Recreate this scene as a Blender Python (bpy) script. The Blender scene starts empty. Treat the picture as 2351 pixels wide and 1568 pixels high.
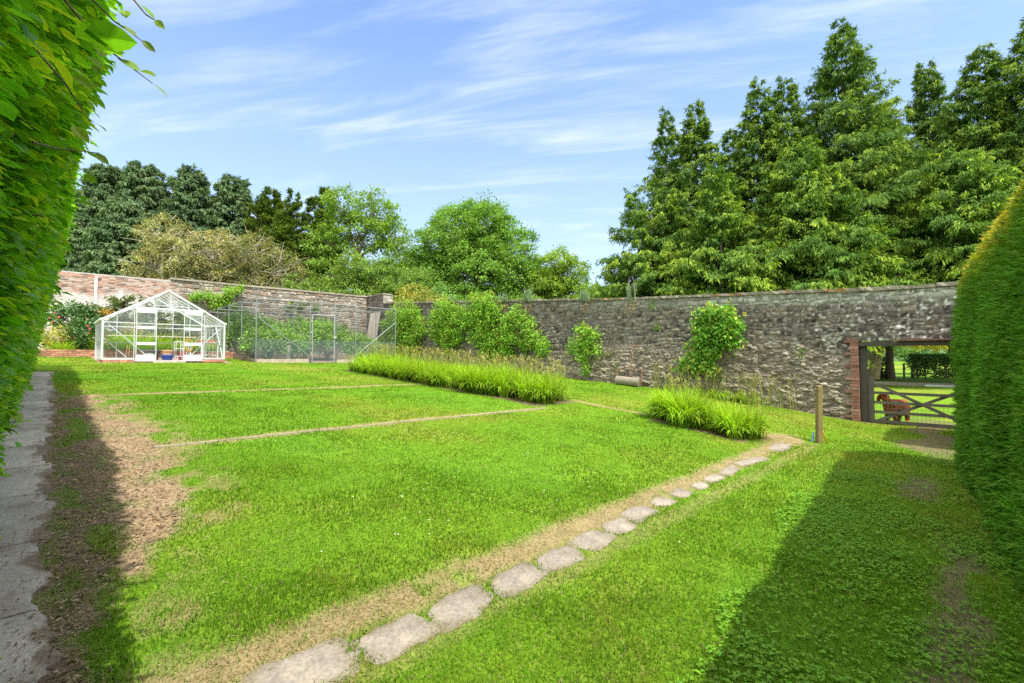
import bpy, bmesh, math, random
import numpy as np
from mathutils import Vector, Matrix

# ------------------------------------------------------------------ camera, sky, sun, exposure
SC = bpy.context.scene
COL = SC.collection
FPX = 1060.0            # focal length in pixels of a 2351 px wide frame
HOR = 818.0             # row of the horizon in that frame
EYE = 1.6
cam_d = bpy.data.cameras.new('camera')
cam = bpy.data.objects.new('camera', cam_d)
COL.objects.link(cam)
cam_d.sensor_width = 36.0
cam_d.lens = 36.0 * FPX / 2351.0
cam_d.clip_start = 0.05
cam_d.clip_end = 3000.0
cam.location = (0, 0, EYE)
cam.rotation_euler = (math.radians(90 + 1.84), 0, math.radians(-45))
SC.camera = cam

SUN_TRAVEL = Vector((0.22, 1.6, -3.0)).normalized()
sun_d = bpy.data.lights.new('sun', 'SUN')
sun_d.energy = 3.8
sun_d.angle = math.radians(0.5)
sun_d.color = (1.0, 0.95, 0.86)
sun = bpy.data.objects.new('sun', sun_d)
COL.objects.link(sun)
sun.rotation_euler = SUN_TRAVEL.to_track_quat('-Z', 'Y').to_euler()
SUN_EL = math.asin(-SUN_TRAVEL.z)
SUN_ROT = math.atan2(-SUN_TRAVEL.x, -SUN_TRAVEL.y)

SC.view_settings.view_transform = 'Standard'
SC.view_settings.look = 'None'
SC.view_settings.exposure = 0.95
SC.view_settings.gamma = 1.0
SC.render.engine = 'CYCLES'
SC.cycles.max_bounces = 10
SC.cycles.transparent_max_bounces = 24
SC.cycles.diffuse_bounces = 4
SC.cycles.caustics_reflective = False
SC.cycles.caustics_refractive = False
SC.cycles.sample_clamp_indirect = 6.0
SC.cycles.use_denoising = False

world = bpy.data.worlds.new('World')
SC.world = world
world.use_nodes = True


def build_sky():
    nt = world.node_tree
    nt.nodes.clear()
    N, L = nt.nodes.new, nt.links.new
    out = N('ShaderNodeOutputWorld')
    bg = N('ShaderNodeBackground')
    bg.inputs['Strength'].default_value = 0.15
    sky = N('ShaderNodeTexSky')
    sky.sky_type = 'NISHITA'
    sky.sun_disc = False
    sky.sun_elevation = SUN_EL
    sky.sun_rotation = SUN_ROT
    sky.altitude = 50
    sky.air_density = 1.0
    sky.dust_density = 0.6
    sky.ozone_density = 1.6
    # cirrus: noise over the direction projected on a high plane, drawn out sideways
    tc = N('ShaderNodeTexCoord')
    sep = N('ShaderNodeSeparateXYZ')
    L(tc.outputs['Generated'], sep.inputs[0])

    def m(op, a, b=None, c=None):
        n = N('ShaderNodeMath')
        n.operation = op
        for i, q in enumerate((a, b, c)):
            if q is None:
                continue
            if isinstance(q, (int, float)):
                n.inputs[i].default_value = q
            else:
                L(q, n.inputs[i])
        return n.outputs[0]
    zz = m('MAXIMUM', sep.outputs[2], 0.02)
    zz = m('ADD', zz, 0.05)
    a = m('MULTIPLY', m('SUBTRACT', sep.outputs[0], sep.outputs[1]), 0.7071)
    b = m('MULTIPLY', m('ADD', sep.outputs[0], sep.outputs[1]), 0.7071)
    a = m('DIVIDE', a, zz)
    b = m('DIVIDE', b, zz)
    b = m('ADD', b, m('MULTIPLY', a, 0.22))      # streaks fall towards the right
    comb = N('ShaderNodeCombineXYZ')
    L(m('MULTIPLY', a, 0.55), comb.inputs[0])
    L(m('MULTIPLY', b, 2.6), comb.inputs[1])
    nz = N('ShaderNodeTexNoise')
    nz.inputs['Scale'].default_value = 1.6
    nz.inputs['Detail'].default_value = 9
    nz.inputs['Roughness'].default_value = 0.6
    nz.inputs['Distortion'].default_value = 0.5
    L(comb.outputs[0], nz.inputs['Vector'])
    # one denser bank high in the middle of the view
    da = m('DIVIDE', m('SUBTRACT', a, 0.0), 0.34)
    db = m('DIVIDE', m('SUBTRACT', b, 1.34), 0.17)
    bank = m('EXPONENT', m('MULTIPLY', m('ADD', m('MULTIPLY', da, da), m('MULTIPLY', db, db)), -1.0))
    dens = m('ADD', nz.outputs['Fac'], m('MULTIPLY', bank, 0.26))
    ramp = N('ShaderNodeMapRange')
    ramp.inputs['From Min'].default_value = 0.465
    ramp.inputs['From Max'].default_value = 0.86
    ramp.interpolation_type = 'SMOOTHSTEP'
    L(dens, ramp.inputs['Value'])
    # whiter air low down
    low = N('ShaderNodeMapRange')
    low.inputs['From Min'].default_value = 0.62
    low.inputs['From Max'].default_value = 0.0
    low.inputs['To Min'].default_value = 0.0
    low.inputs['To Max'].default_value = 0.72
    L(sep.outputs[2], low.inputs['Value'])
    gain = N('ShaderNodeMix')
    gain.data_type = 'RGBA'
    gain.blend_type = 'MULTIPLY'
    gain.inputs['Factor'].default_value = 1.0
    L(sky.outputs[0], gain.inputs['A'])
    gain.inputs['B'].default_value = (1.04, 1.1, 1.18, 1)
    mx0 = N('ShaderNodeMix')
    mx0.data_type = 'RGBA'
    L(low.outputs[0], mx0.inputs['Factor'])
    L(gain.outputs['Result'], mx0.inputs['A'])
    mx0.inputs['B'].default_value = (2.55, 2.95, 3.8, 1)
    mx = N('ShaderNodeMix')
    mx.data_type = 'RGBA'
    L(m('MULTIPLY', ramp.outputs[0], 0.88), mx.inputs['Factor'])
    L(mx0.outputs['Result'], mx.inputs['A'])
    mx.inputs['B'].default_value = (3.7, 4.05, 4.6, 1)
    # made-up bright cloud out of view, overhead and behind, to fill the shade
    back = m('ADD', m('MULTIPLY', m('ADD', sep.outputs[0], sep.outputs[1]), -0.42), m('MULTIPLY', sep.outputs[2], 0.9))
    br = N('ShaderNodeMapRange')
    br.interpolation_type = 'SMOOTHSTEP'
    br.inputs['From Min'].default_value = 0.16
    br.inputs['From Max'].default_value = 0.75
    L(back, br.inputs['Value'])
    mb_ = N('ShaderNodeMix')
    mb_.data_type = 'RGBA'
    L(m('MULTIPLY', br.outputs[0], m('ADD', m('MULTIPLY', nz.outputs['Fac'], 0.8), 0.4)), mb_.inputs['Factor'])
    L(mx.outputs['Result'], mb_.inputs['A'])
    mb_.inputs['B'].default_value = (10.6, 10.2, 9.2, 1)
    L(mb_.outputs['Result'], bg.inputs['Color'])
    L(bg.outputs[0], out.inputs['Surface'])


build_sky()

# ------------------------------------------------------------------ small maths
R0 = np.random.default_rng(7)
S2 = math.sqrt(2.0)


def P(x, d):
    """ground position (X, Y) at depth d under column x of the 2351 px frame"""
    l = (x - 1175.5) / FPX * d
    return (d + l) / S2, (d - l) / S2


def depth_on_x(x, X):
    return X * S2 / (1 + (x - 1175.5) / FPX)


def depth_on_y(x, Y):
    return Y * S2 / (1 - (x - 1175.5) / FPX)


def zpix(y, d):
    return EYE + (HOR - y) / FPX * d


_bv = np.array([-900, -1.0, 1.0, 2.0, 4.27, 8.1, 11.0, 21.0, 24.0, 30.0, 60.0, 900.0])
_bz = np.array([-0.05, -0.02, 0.0, -0.02, 0.29, 0.65, 0.82, 1.42, 1.57, 1.9, 2.2, 2.2])
_fv = np.linspace(-10, 62, 1441)
_fz = np.interp(_fv, _bv, _bz)
_k = np.ones(21) / 21
_fz = np.convolve(np.pad(_fz, 10, mode='edge'), _k, 'valid')


def zg(X, Y):
    X = np.asarray(X, float)
    Y = np.asarray(Y, float)
    b = np.interp(Y, _fv, _fz)
    out = np.clip((X - 17.0) / 15.0, 0, 1)          # the field beyond the wall is flat
    zz = b - 0.0125 * np.clip(X, -3, 17)
    return zz * (1 - out) + (-0.22 + np.clip((Y - 8) / 30, 0, 1) * 1.6) * out


def at(x, y):
    """where the ray through pixel (x, y) meets the ground"""
    l = (x - 1175.5) / FPX
    k = (HOR - y) / FPX
    d = np.linspace(0.8, 60, 6000)
    X, Y = (d + l * d) / S2, (d - l * d) / S2
    g = EYE + k * d - zg(X, Y)
    i = int(np.argmax(g < 0)) if (g < 0).any() else len(d) - 1
    return float(X[i]), float(Y[i]), float(zg(X[i], Y[i])), float(d[i])


def _h(ix, iy, iz, seed):
    n = (ix.astype(np.int64) * 374761393 + iy.astype(np.int64) * 668265263 + iz.astype(np.int64) * 2147483647 + seed * 974634777) & 0xFFFFFFFF
    n = ((n ^ (n >> 13)) * 1274126177) & 0xFFFFFFFF
    n = (n ^ (n >> 16)) & 0xFFFFFFFF
    return n.astype(np.float64) / 4294967295.0


def vn(x, y, z=None, seed=0):
    x, y = np.broadcast_arrays(np.asarray(x, float), np.asarray(y, float))
    z = np.zeros_like(x) if z is None else np.asarray(z, float)
    fx, fy, fz = np.floor(x), np.floor(y), np.floor(z)
    tx, ty, tz = x - fx, y - fy, z - fz
    tx, ty, tz = (t * t * (3 - 2 * t) for t in (tx, ty, tz))
    r = 0
    for dx in (0, 1):
        for dy in (0, 1):
            for dz in (0, 1):
                w = (tx if dx else 1 - tx) * (ty if dy else 1 - ty) * (tz if dz else 1 - tz)
                r = r + w * _h(fx + dx, fy + dy, fz + dz, seed)
    return r


def fbm(x, y, z=None, seed=0, oct=4, gain=0.5):
    s, a, t = 0, 1.0, 0
    for o in range(oct):
        f = 2.03 ** o
        s = s + a * vn(np.asarray(x) * f, np.asarray(y) * f, None if z is None else np.asarray(z) * f, seed + o * 17)
        t += a
        a *= gain
    return s / t


def sst(a, b, x):
    t = np.clip((np.asarray(x, float) - a) / (b - a), 0, 1)
    return t * t * (3 - 2 * t)


def unit(v):
    return v / np.maximum(np.linalg.norm(v, axis=-1, keepdims=True), 1e-9)


def jitter_col(base, n, rng, amt=0.25, hue=0.12):
    base = np.asarray(base, float)
    c = np.broadcast_to(base, (n, 3)).copy() if base.ndim == 1 else base.copy()
    c *= (1 + amt * rng.uniform(-1, 1, (n, 1)))
    c[:, 0] *= 1 + hue * rng.uniform(-1, 1, n)
    return np.clip(c, 0.002, 1)


# ------------------------------------------------------------------ mesh builder
class MB:
    def __init__(self):
        self.v, self.c, self.f3, self.f4, self.n = [], [], [], [], 0

    def add(self, v, f3=None, f4=None, col=(1, 1, 1)):
        v = np.asarray(v, float).reshape(-1, 3)
        col = np.asarray(col, float)
        if col.ndim == 1:
            col = np.broadcast_to(col, (len(v), 3))
        self.v.append(v)
        self.c.append(col)
        if f3 is not None and len(f3):
            self.f3.append(np.asarray(f3, np.int64).reshape(-1, 3) + self.n)
        if f4 is not None and len(f4):
            self.f4.append(np.asarray(f4, np.int64).reshape(-1, 4) + self.n)
        self.n += len(v)
        return self

    def box(self, c, s, rot=None, col=(1, 1, 1)):
        s = np.asarray(s, float) / 2
        q = np.array([[x, y, z] for z in (-1, 1) for y in (-1, 1) for x in (-1, 1)], float) * s
        if rot is not None:
            q = q @ np.array(rot).T
        q = q + np.asarray(c, float)
        f = [(0, 2, 3, 1), (4, 5, 7, 6), (0, 1, 5, 4), (2, 6, 7, 3), (0, 4, 6, 2), (1, 3, 7, 5)]
        return self.add(q, f4=f, col=col)

    def bar(self, a, b, w, h, up=(0, 0, 1), col=(1, 1, 1)):
        """square section bar from a to b"""
        a, b = np.asarray(a, float), np.asarray(b, float)
        d = unit(b - a)
        s = np.cross(d, np.asarray(up, float))
        if np.linalg.norm(s) < 1e-6:
            s = np.cross(d, (1, 0, 0))
        s = unit(s)
        u = np.cross(s, d)
        M = np.stack([d, s, u], 1)
        return self.box((a + b) / 2, (np.linalg.norm(b - a), w, h), M, col)

    def tube(self, pts, rad, n=8, col=(1, 1, 1), cap=True):
        pts = np.asarray(pts, float)
        m = len(pts)
        rad = np.broadcast_to(np.asarray(rad, float), (m,))
        t = unit(np.gradient(pts, axis=0))
        ref = np.array([0, 0, 1.0]) if abs(t[:, 2]).mean() < 0.9 else np.array([1.0, 0, 0])
        s = unit(np.cross(t, ref))
        u = np.cross(s, t)
        a = np.arange(n) / n * 2 * math.pi
        ring = pts[:, None] + rad[:, None, None] * (np.cos(a)[None, :, None] * s[:, None] + np.sin(a)[None, :, None] * u[:, None])
        v = ring.reshape(-1, 3)
        i = np.arange(m - 1)[:, None] * n
        j = np.arange(n)[None]
        k = (j + 1) % n
        f = np.stack([i + j, i + k, i + n + k, i + n + j], -1).reshape(-1, 4)
        f3 = []
        if cap:
            v = np.vstack([v, pts[0], pts[-1]])
            e = len(v)
            for q in range(n):
                f3 += [(e - 2, q, (q + 1) % n), (e - 1, (m - 1) * n + (q + 1) % n, (m - 1) * n + q)]
        cc = col
        if np.ndim(col) == 2:
            cc = np.repeat(np.asarray(col), n, 0)
            if cap:
                cc = np.vstack([cc, col[0], col[-1]])
        return self.add(v, f3, f[:, ::-1], cc)

    def lathe(self, c, prof, n=20, col=(1, 1, 1)):
        prof = np.asarray(prof, float)
        a = np.arange(n) / n * 2 * math.pi
        v = np.stack([prof[:, 0][:, None] * np.cos(a), prof[:, 0][:, None] * np.sin(a), np.repeat(prof[:, 1][:, None], n, 1)], -1)
        v = v.reshape(-1, 3) + np.asarray(c, float)
        i = np.arange(len(prof) - 1)[:, None] * n
        j = np.arange(n)[None]
        k = (j + 1) % n
        return self.add(v, None, np.stack([i + j, i + k, i + n + k, i + n + j], -1).reshape(-1, 4), col)

    def ellipsoid(self, c, r, rot=None, n=12, m=8, col=(1, 1, 1)):
        th = np.linspace(0.02, math.pi - 0.02, m)
        prof = np.stack([np.sin(th), -np.cos(th)], 1)
        a = np.arange(n) / n * 2 * math.pi
        v = np.stack([prof[:, 0][:, None] * np.cos(a), prof[:, 0][:, None] * np.sin(a), np.repeat(prof[:, 1][:, None], n, 1)], -1).reshape(-1, 3)
        v = v * np.asarray(r, float)
        if rot is not None:
            v = v @ np.array(rot).T
        v = v + np.asarray(c, float)
        i = np.arange(m - 1)[:, None] * n
        j = np.arange(n)[None]
        k = (j + 1) % n
        f4 = np.stack([i + j, i + k, i + n + k, i + n + j], -1).reshape(-1, 4)
        v = np.vstack([v, v[:n].mean(0), v[-n:].mean(0)])
        e = len(v)
        f3 = [(e - 2, (q + 1) % n, q) for q in range(n)] + [(e - 1, (m - 1) * n + q, (m - 1) * n + (q + 1) % n) for q in range(n)]
        return self.add(v, f3, f4, col)

    def leaves(self, c, d, nrm, L, W, col, droop=0.0):
        """one rhomb per leaf: base at c, along d, face towards nrm"""
        n = len(c)
        d = unit(d)
        s = unit(np.cross(d, nrm))
        up = np.cross(s, d)
        L = np.broadcast_to(np.asarray(L, float), (n,))[:, None]
        W = np.broadcast_to(np.asarray(W, float), (n,))[:, None]
        mid = c + d * L * 0.42
        v = np.stack([c, mid + s * W / 2 + up * W * 0.12, c + d * L - up * L * droop, mid - s * W / 2 + up * W * 0.12], 1).reshape(-1, 3)
        f = np.arange(4 * n).reshape(n, 4)
        return self.add(v, None, f, np.repeat(col, 4, 0))

    def big_leaves(self, c, d, nrm, L, W, col, droop, rng):
        """leaf with a folded midrib, wavy edge and curved tip: 11 vertices each"""
        n = len(c)
        d = unit(d)
        s = unit(np.cross(d, nrm))
        up = np.cross(s, d)
        L = np.broadcast_to(np.asarray(L, float), (n,))[:, None]
        W = np.broadcast_to(np.asarray(W, float), (n,))[:, None]
        droop = np.broadcast_to(np.asarray(droop, float), (n,))[:, None]
        rows = [c]
        for t, w in ((0.2, 0.68), (0.48, 1.0), (0.76, 0.7)):
            mid = c + d * L * t - up * (droop * L * t * t)
            wa = 1 + rng.uniform(-0.12, 0.12, (n, 1))
            wl = rng.uniform(-0.06, 0.06, (n, 1)) * W
            rows += [mid + s * W * w * 0.5 * wa + up * (W * 0.13 * w + wl), mid, mid - s * W * w * 0.5 * wa + up * (W * 0.13 * w - wl)]
        rows.append(c + d * L - up * (droop * L))
        v = np.stack(rows, 1).reshape(-1, 3)
        o = (np.arange(n) * 11)[:, None]
        t3 = np.array([(0, 2, 1), (0, 3, 2), (7, 8, 10), (8, 9, 10)])
        t4 = np.array([(1, 2, 5, 4), (2, 3, 6, 5), (4, 5, 8, 7), (5, 6, 9, 8)])
        f3 = (t3[None] + o[:, :, None]).reshape(-1, 3)
        f4 = (t4[None] + o[:, :, None]).reshape(-1, 4)
        tone = np.ones((n, 11, 3))
        tone[:, [0, 2, 5, 8, 10]] *= (0.9, 0.93, 0.9)
        return self.add(v, f3, f4, (np.repeat(col, 11, 0).reshape(n, 11, 3) * tone).reshape(-1, 3))

    def blades(self, base, d, L, W, bend, col, seg=3, tipcol=None):
        """arching grass blades: base (n,3), horizontal lean d (n,2), seg quads then a tip"""
        n = len(base)
        L = np.broadcast_to(np.asarray(L, float), (n,))
        W = np.broadcast_to(np.asarray(W, float), (n,))
        bend = np.broadcast_to(np.asarray(bend, float), (n,))
        hd = np.concatenate([d, np.zeros((n, 1))], 1)
        sd = np.stack([-d[:, 1], d[:, 0], np.zeros(n)], 1)
        rows, cols = [], []
        for i in range(seg + 1):
            t = i / seg
            ang = bend * t
            # integrate a curve that leans over more and more
            hx = np.where(bend > 1e-3, (1 - np.cos(ang)) / np.maximum(bend, 1e-3), 0) * L
            hz = np.where(bend > 1e-3, np.sin(ang) / np.maximum(bend, 1e-3), t) * L
            p = base + hd * hx[:, None] + np.array([0, 0, 1.0]) * hz[:, None]
            cc = col if tipcol is None else col * (1 - t) + tipcol * t
            if i < seg:
                w = (W * (1 - 0.55 * t * t) / 2)[:, None]
                rows += [p - sd * w, p + sd * w]
                cols += [cc, cc]
            else:
                rows.append(p)
                cols.append(cc)
        k = 2 * seg + 1
        v = np.stack(rows, 1).reshape(-1, 3)
        c = np.stack(cols, 1).reshape(-1, 3)
        o = (np.arange(n) * k)[:, None]
        f4 = []
        for i in range(seg - 1):
            f4.append(np.array([2 * i, 2 * i + 1, 2 * i + 3, 2 * i + 2])[None] + o)
        f3 = np.array([2 * seg - 2, 2 * seg - 1, 2 * seg])[None] + o
        return self.add(v, f3, np.concatenate(f4) if f4 else None, c)

    def mesh(self, name, mat, smooth=False):
        v = np.concatenate(self.v)
        c = np.concatenate(self.c)
        f3 = np.concatenate(self.f3) if self.f3 else np.zeros((0, 3), np.int64)
        f4 = np.concatenate(self.f4) if self.f4 else np.zeros((0, 4), np.int64)
        me = bpy.data.meshes.new(name)
        me.vertices.add(len(v))
        me.vertices.foreach_set('co', v.astype(np.float32).ravel())
        nl = f3.size + f4.size
        me.loops.add(nl)
        me.loops.foreach_set('vertex_index', np.concatenate([f3.ravel(), f4.ravel()]).astype(np.int32))
        me.polygons.add(len(f3) + len(f4))
        st = np.concatenate([np.arange(len(f3)) * 3, len(f3) * 3 + np.arange(len(f4)) * 4]).astype(np.int32)
        me.polygons.foreach_set('loop_start', st)
        me.polygons.foreach_set('use_smooth', np.full(len(st), bool(smooth)))
        at_ = me.color_attributes.new('Col', 'FLOAT_COLOR', 'POINT')
        rgba = np.ones((len(v), 4), np.float32)
        rgba[:, :3] = c
        at_.data.foreach_set('color', rgba.ravel())
        me.update(calc_edges=True)
        me.validate()
        if mat:
            me.materials.append(mat)
        return me

    def build(self, name, mat, parent=None, smooth=False, origin=None):
        if origin is not None:
            o = np.asarray(origin, float)
            self.v = [q - o for q in self.v]
        me = self.mesh(name, mat, smooth)
        ob = bpy.data.objects.new(name, me)
        COL.objects.link(ob)
        if parent is not None:
            ob.parent = parent
        elif origin is not None:
            ob.location = origin
        return ob


def tag(o, label=None, cat=None, group=None, kind=None):
    if label:
        o['label'] = label
    if cat:
        o['category'] = cat
    if group:
        o['group'] = group
    if kind:
        o['kind'] = kind
    return o


def thing(name, label, cat, loc=(0, 0, 0), rz=0.0, group=None):
    o = bpy.data.objects.new(name, None)
    o.empty_display_size = 0.2
    COL.objects.link(o)
    o.location = loc
    o.rotation_euler = (0, 0, rz)
    return tag(o, label, cat, group)


def copy_tree(o, parent=None):
    c = o.copy()
    COL.objects.link(c)
    c.parent = parent
    for ch in list(o.children):
        copy_tree(ch, c)
    return c


# ------------------------------------------------------------------ materials
def mat(name, base=None, rough=0.8, noise=0.0, nscale=8.0, bump=0.0, bscale=30.0, spec=0.3, metal=0.0, transl=0.0, attr=True, bdist=0.02, noise2=0.0, nscale2=60.0):
    m = bpy.data.materials.new(name)
    m.use_nodes = True
    nt = m.node_tree
    N, L = nt.nodes.new, nt.links.new
    bs = nt.nodes['Principled BSDF']
    out = nt.nodes['Material Output']
    bs.inputs['Roughness'].default_value = rough
    bs.inputs['Specular IOR Level'].default_value = spec
    bs.inputs['Metallic'].default_value = metal
    if attr:
        a = N('ShaderNodeAttribute')
        a.attribute_name = 'Col'
        src = a.outputs['Color']
        if base is not None:
            mm = N('ShaderNodeMix')
            mm.data_type = 'RGBA'
            mm.blend_type = 'MULTIPLY'
            mm.inputs['Factor'].default_value = 1
            L(src, mm.inputs['A'])
            mm.inputs['B'].default_value = (*base, 1)
            src = mm.outputs['Result']
    else:
        rgb = N('ShaderNodeRGB')
        rgb.outputs[0].default_value = (*base, 1)
        src = rgb.outputs[0]
    tc = N('ShaderNodeTexCoord')
    for amt, scl in ((noise, nscale), (noise2, nscale2)):
        if amt > 0:
            nz = N('ShaderNodeTexNoise')
            nz.inputs['Scale'].default_value = scl
            nz.inputs['Detail'].default_value = 6
            nz.inputs['Roughness'].default_value = 0.65
            L(tc.outputs['Object'], nz.inputs['Vector'])
            mr = N('ShaderNodeMapRange')
            mr.inputs['From Min'].default_value = 0.3
            mr.inputs['From Max'].default_value = 0.7
            mr.inputs['To Min'].default_value = 1 - amt
            mr.inputs['To Max'].default_value = 1 + amt
            L(nz.outputs['Fac'], mr.inputs['Value'])
            mm = N('ShaderNodeVectorMath')
            mm.operation = 'SCALE'
            L(src, mm.inputs[0])
            L(mr.outputs[0], mm.inputs['Scale'])
            src = mm.outputs[0]
    L(src, bs.inputs['Base Color'])
    if bump > 0:
        nz = N('ShaderNodeTexNoise')
        nz.inputs['Scale'].default_value = bscale
        nz.inputs['Detail'].default_value = 6
        nz.inputs['Roughness'].default_value = 0.7
        L(tc.outputs['Object'], nz.inputs['Vector'])
        bp = N('ShaderNodeBump')
        bp.inputs['Strength'].default_value = bump
        bp.inputs['Distance'].default_value = bdist
        L(nz.outputs['Fac'], bp.inputs['Height'])
        L(bp.outputs[0], bs.inputs['Normal'])
    if transl > 0:
        tr = N('ShaderNodeBsdfTranslucent')
        mm = N('ShaderNodeMix')
        mm.data_type = 'RGBA'
        mm.blend_type = 'MULTIPLY'
        mm.inputs['Factor'].default_value = 1
        L(src, mm.inputs['A'])
        mm.inputs['B'].default_value = (1.5, 1.5, 0.5, 1)
        L(mm.outputs['Result'], tr.inputs['Color'])
        ms = N('ShaderNodeMixShader')
        ms.inputs[0].default_value = transl
        L(bs.outputs[0], ms.inputs[1])
        L(tr.outputs[0], ms.inputs[2])
        L(ms.outputs[0], out.inputs['Surface'])
    return m


def net_mat(name, cover, col):
    m = bpy.data.materials.new(name)
    m.use_nodes = True
    nt = m.node_tree
    N, L = nt.nodes.new, nt.links.new
    bs = nt.nodes['Principled BSDF']
    bs.inputs['Base Color'].default_value = (*col, 1)
    bs.inputs['Roughness'].default_value = 0.7
    t = N('ShaderNodeBsdfTransparent')
    ms = N('ShaderNodeMixShader')
    tc = N('ShaderNodeTexCoord')
    nz = N('ShaderNodeTexNoise')
    nz.inputs['Scale'].default_value = 1.3
    L(tc.outputs['Object'], nz.inputs['Vector'])
    mr = N('ShaderNodeMapRange')
    mr.inputs['To Min'].default_value = cover * 0.7
    mr.inputs['To Max'].default_value = cover * 1.3
    L(nz.outputs['Fac'], mr.inputs['Value'])
    L(mr.outputs[0], ms.inputs[0])
    L(t.outputs[0], ms.inputs[1])
    L(bs.outputs[0], ms.inputs[2])
    L(ms.outputs[0], nt.nodes['Material Output'].inputs['Surface'])
    return m


def glass_mat():
    m = bpy.data.materials.new('clear horticultural glass')
    m.use_nodes = True
    nt = m.node_tree
    nt.nodes.remove(nt.nodes['Principled BSDF'])
    N, L = nt.nodes.new, nt.links.new
    t = N('ShaderNodeBsdfTransparent')
    t.inputs['Color'].default_value = (0.95, 0.975, 0.965, 1)
    g = N('ShaderNodeBsdfGlossy')
    g.inputs['Roughness'].default_value = 0.03
    g.inputs['Color'].default_value = (0.9, 0.95, 1, 1)
    d = N('ShaderNodeBsdfDiffuse')
    d.inputs['Color'].default_value = (0.7, 0.75, 0.7, 1)
    lw = N('ShaderNodeLayerWeight')            # the same from both sides of the thin pane
    lw.inputs['Blend'].default_value = 0.5
    pw = N('ShaderNodeMath')
    pw.operation = 'POWER'
    L(lw.outputs['Facing'], pw.inputs[0])
    pw.inputs[1].default_value = 4.0
    fr = N('ShaderNodeMath')
    fr.operation = 'MULTIPLY_ADD'
    L(pw.outputs[0], fr.inputs[0])
    fr.inputs[1].default_value = 0.7
    fr.inputs[2].default_value = 0.045
    a = N('ShaderNodeMixShader')
    L(fr.outputs[0], a.inputs[0])
    L(t.outputs[0], a.inputs[1])
    L(g.outputs[0], a.inputs[2])
    b = N('ShaderNodeMixShader')
    b.inputs[0].default_value = 0.025          # a film of dust
    L(a.outputs[0], b.inputs[1])
    L(d.outputs[0], b.inputs[2])
    L(b.outputs[0], nt.nodes['Material Output'].inputs['Surface'])
    return m


M_LEAF = mat('leaf', rough=0.55, spec=0.35, transl=0.34)
M_BEECH = mat('beech leaf', rough=0.5, spec=0.4, transl=0.5, noise2=0.12, nscale2=90)
M_NEEDLE = mat('conifer needle', rough=0.65, spec=0.25, transl=0.2)
M_GLOSSY = mat('glossy leaf', rough=0.35, spec=0.5, transl=0.2)
M_GRASS = mat('grass blade', rough=0.7, spec=0.1, transl=0.4)
M_BARK = mat('bark', rough=0.9, noise=0.35, nscale=6, bump=0.6, bscale=14, bdist=0.04)
M_GROUND = mat('soil and turf', rough=0.95, spec=0.1, noise=0.22, nscale=7, noise2=0.4, nscale2=55, bump=0.8, bscale=60, bdist=0.02)
M_STONE = mat('rubble stone', rough=0.92, spec=0.15, noise=0.15, nscale=9, noise2=0.35, nscale2=40, bump=0.9, bscale=17, bdist=0.035)
M_COPING = mat('coping stone', rough=0.92, spec=0.15, noise=0.3, nscale=5, noise2=0.35, nscale2=30, bump=0.5, bscale=40, bdist=0.015)
M_BRICK = mat('old brick', rough=0.9, spec=0.15, noise=0.25, nscale=14, noise2=0.2, nscale2=70, bump=0.4, bscale=60, bdist=0.01)
M_CONC = mat('weathered concrete', rough=0.9, spec=0.15, noise=0.2, nscale=3, noise2=0.28, nscale2=45, bump=0.45, bscale=70, bdist=0.008)
M_ALU = mat('white painted aluminium', rough=0.4, spec=0.45, noise=0.05, nscale=6)
M_GALV = mat('galvanised tube', rough=0.45, spec=0.5, metal=0.35, noise=0.12, nscale=20)
M_WOOD = mat('weathered timber', rough=0.85, spec=0.2, noise=0.22, nscale=5, noise2=0.25, nscale2=40, bump=0.35, bscale=40, bdist=0.006)
M_RUST = mat('rusty iron', rough=0.85, spec=0.2, noise=0.3, nscale=25, bump=0.3, bscale=60, bdist=0.004)
M_CLAY = mat('fired clay', rough=0.8, spec=0.2, noise=0.15, nscale=12)
M_PLAST = mat('plastic', rough=0.45, spec=0.4, noise=0.06, nscale=10)
M_FUR = mat('dog hair', rough=0.6, spec=0.3, noise=0.3, nscale=30, bump=0.5, bscale=70, bdist=0.01)
M_NET = net_mat('fine garden netting', 0.14, (0.07, 0.08, 0.085))
M_NET2 = net_mat('close mesh wire', 0.3, (0.11, 0.15, 0.17))
M_GLASS = glass_mat()

# ------------------------------------------------------------------ ground
PATH_END = 17.0
OPEN_V0, OPEN_V1 = -1.35, 2.22      # gateway in the right-hand wall, along Y
WALL_X = 15.6
BACK_Y = 30.0


def soil_edge(Y):
    return np.interp(Y, [2.0, 3.3, 4.0, 4.5, 5.0, 7.9, 9.0, 11.5, 12.5, 13.2], [0.12, 0.24, 0.5, 0.8, 0.92, 0.98, 0.85, 0.6, 0.3, -0.2])


def path_edge(Y):
    """ragged right-hand edge of the concrete path"""
    return 0.04 + 0.16 * (fbm(Y * 0.7, Y * 0, seed=5, oct=4) - 0.5) + 0.05 * (fbm(Y * 6, Y * 0, seed=9) - 0.5) + 0.004 * (Y - 3)


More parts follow.
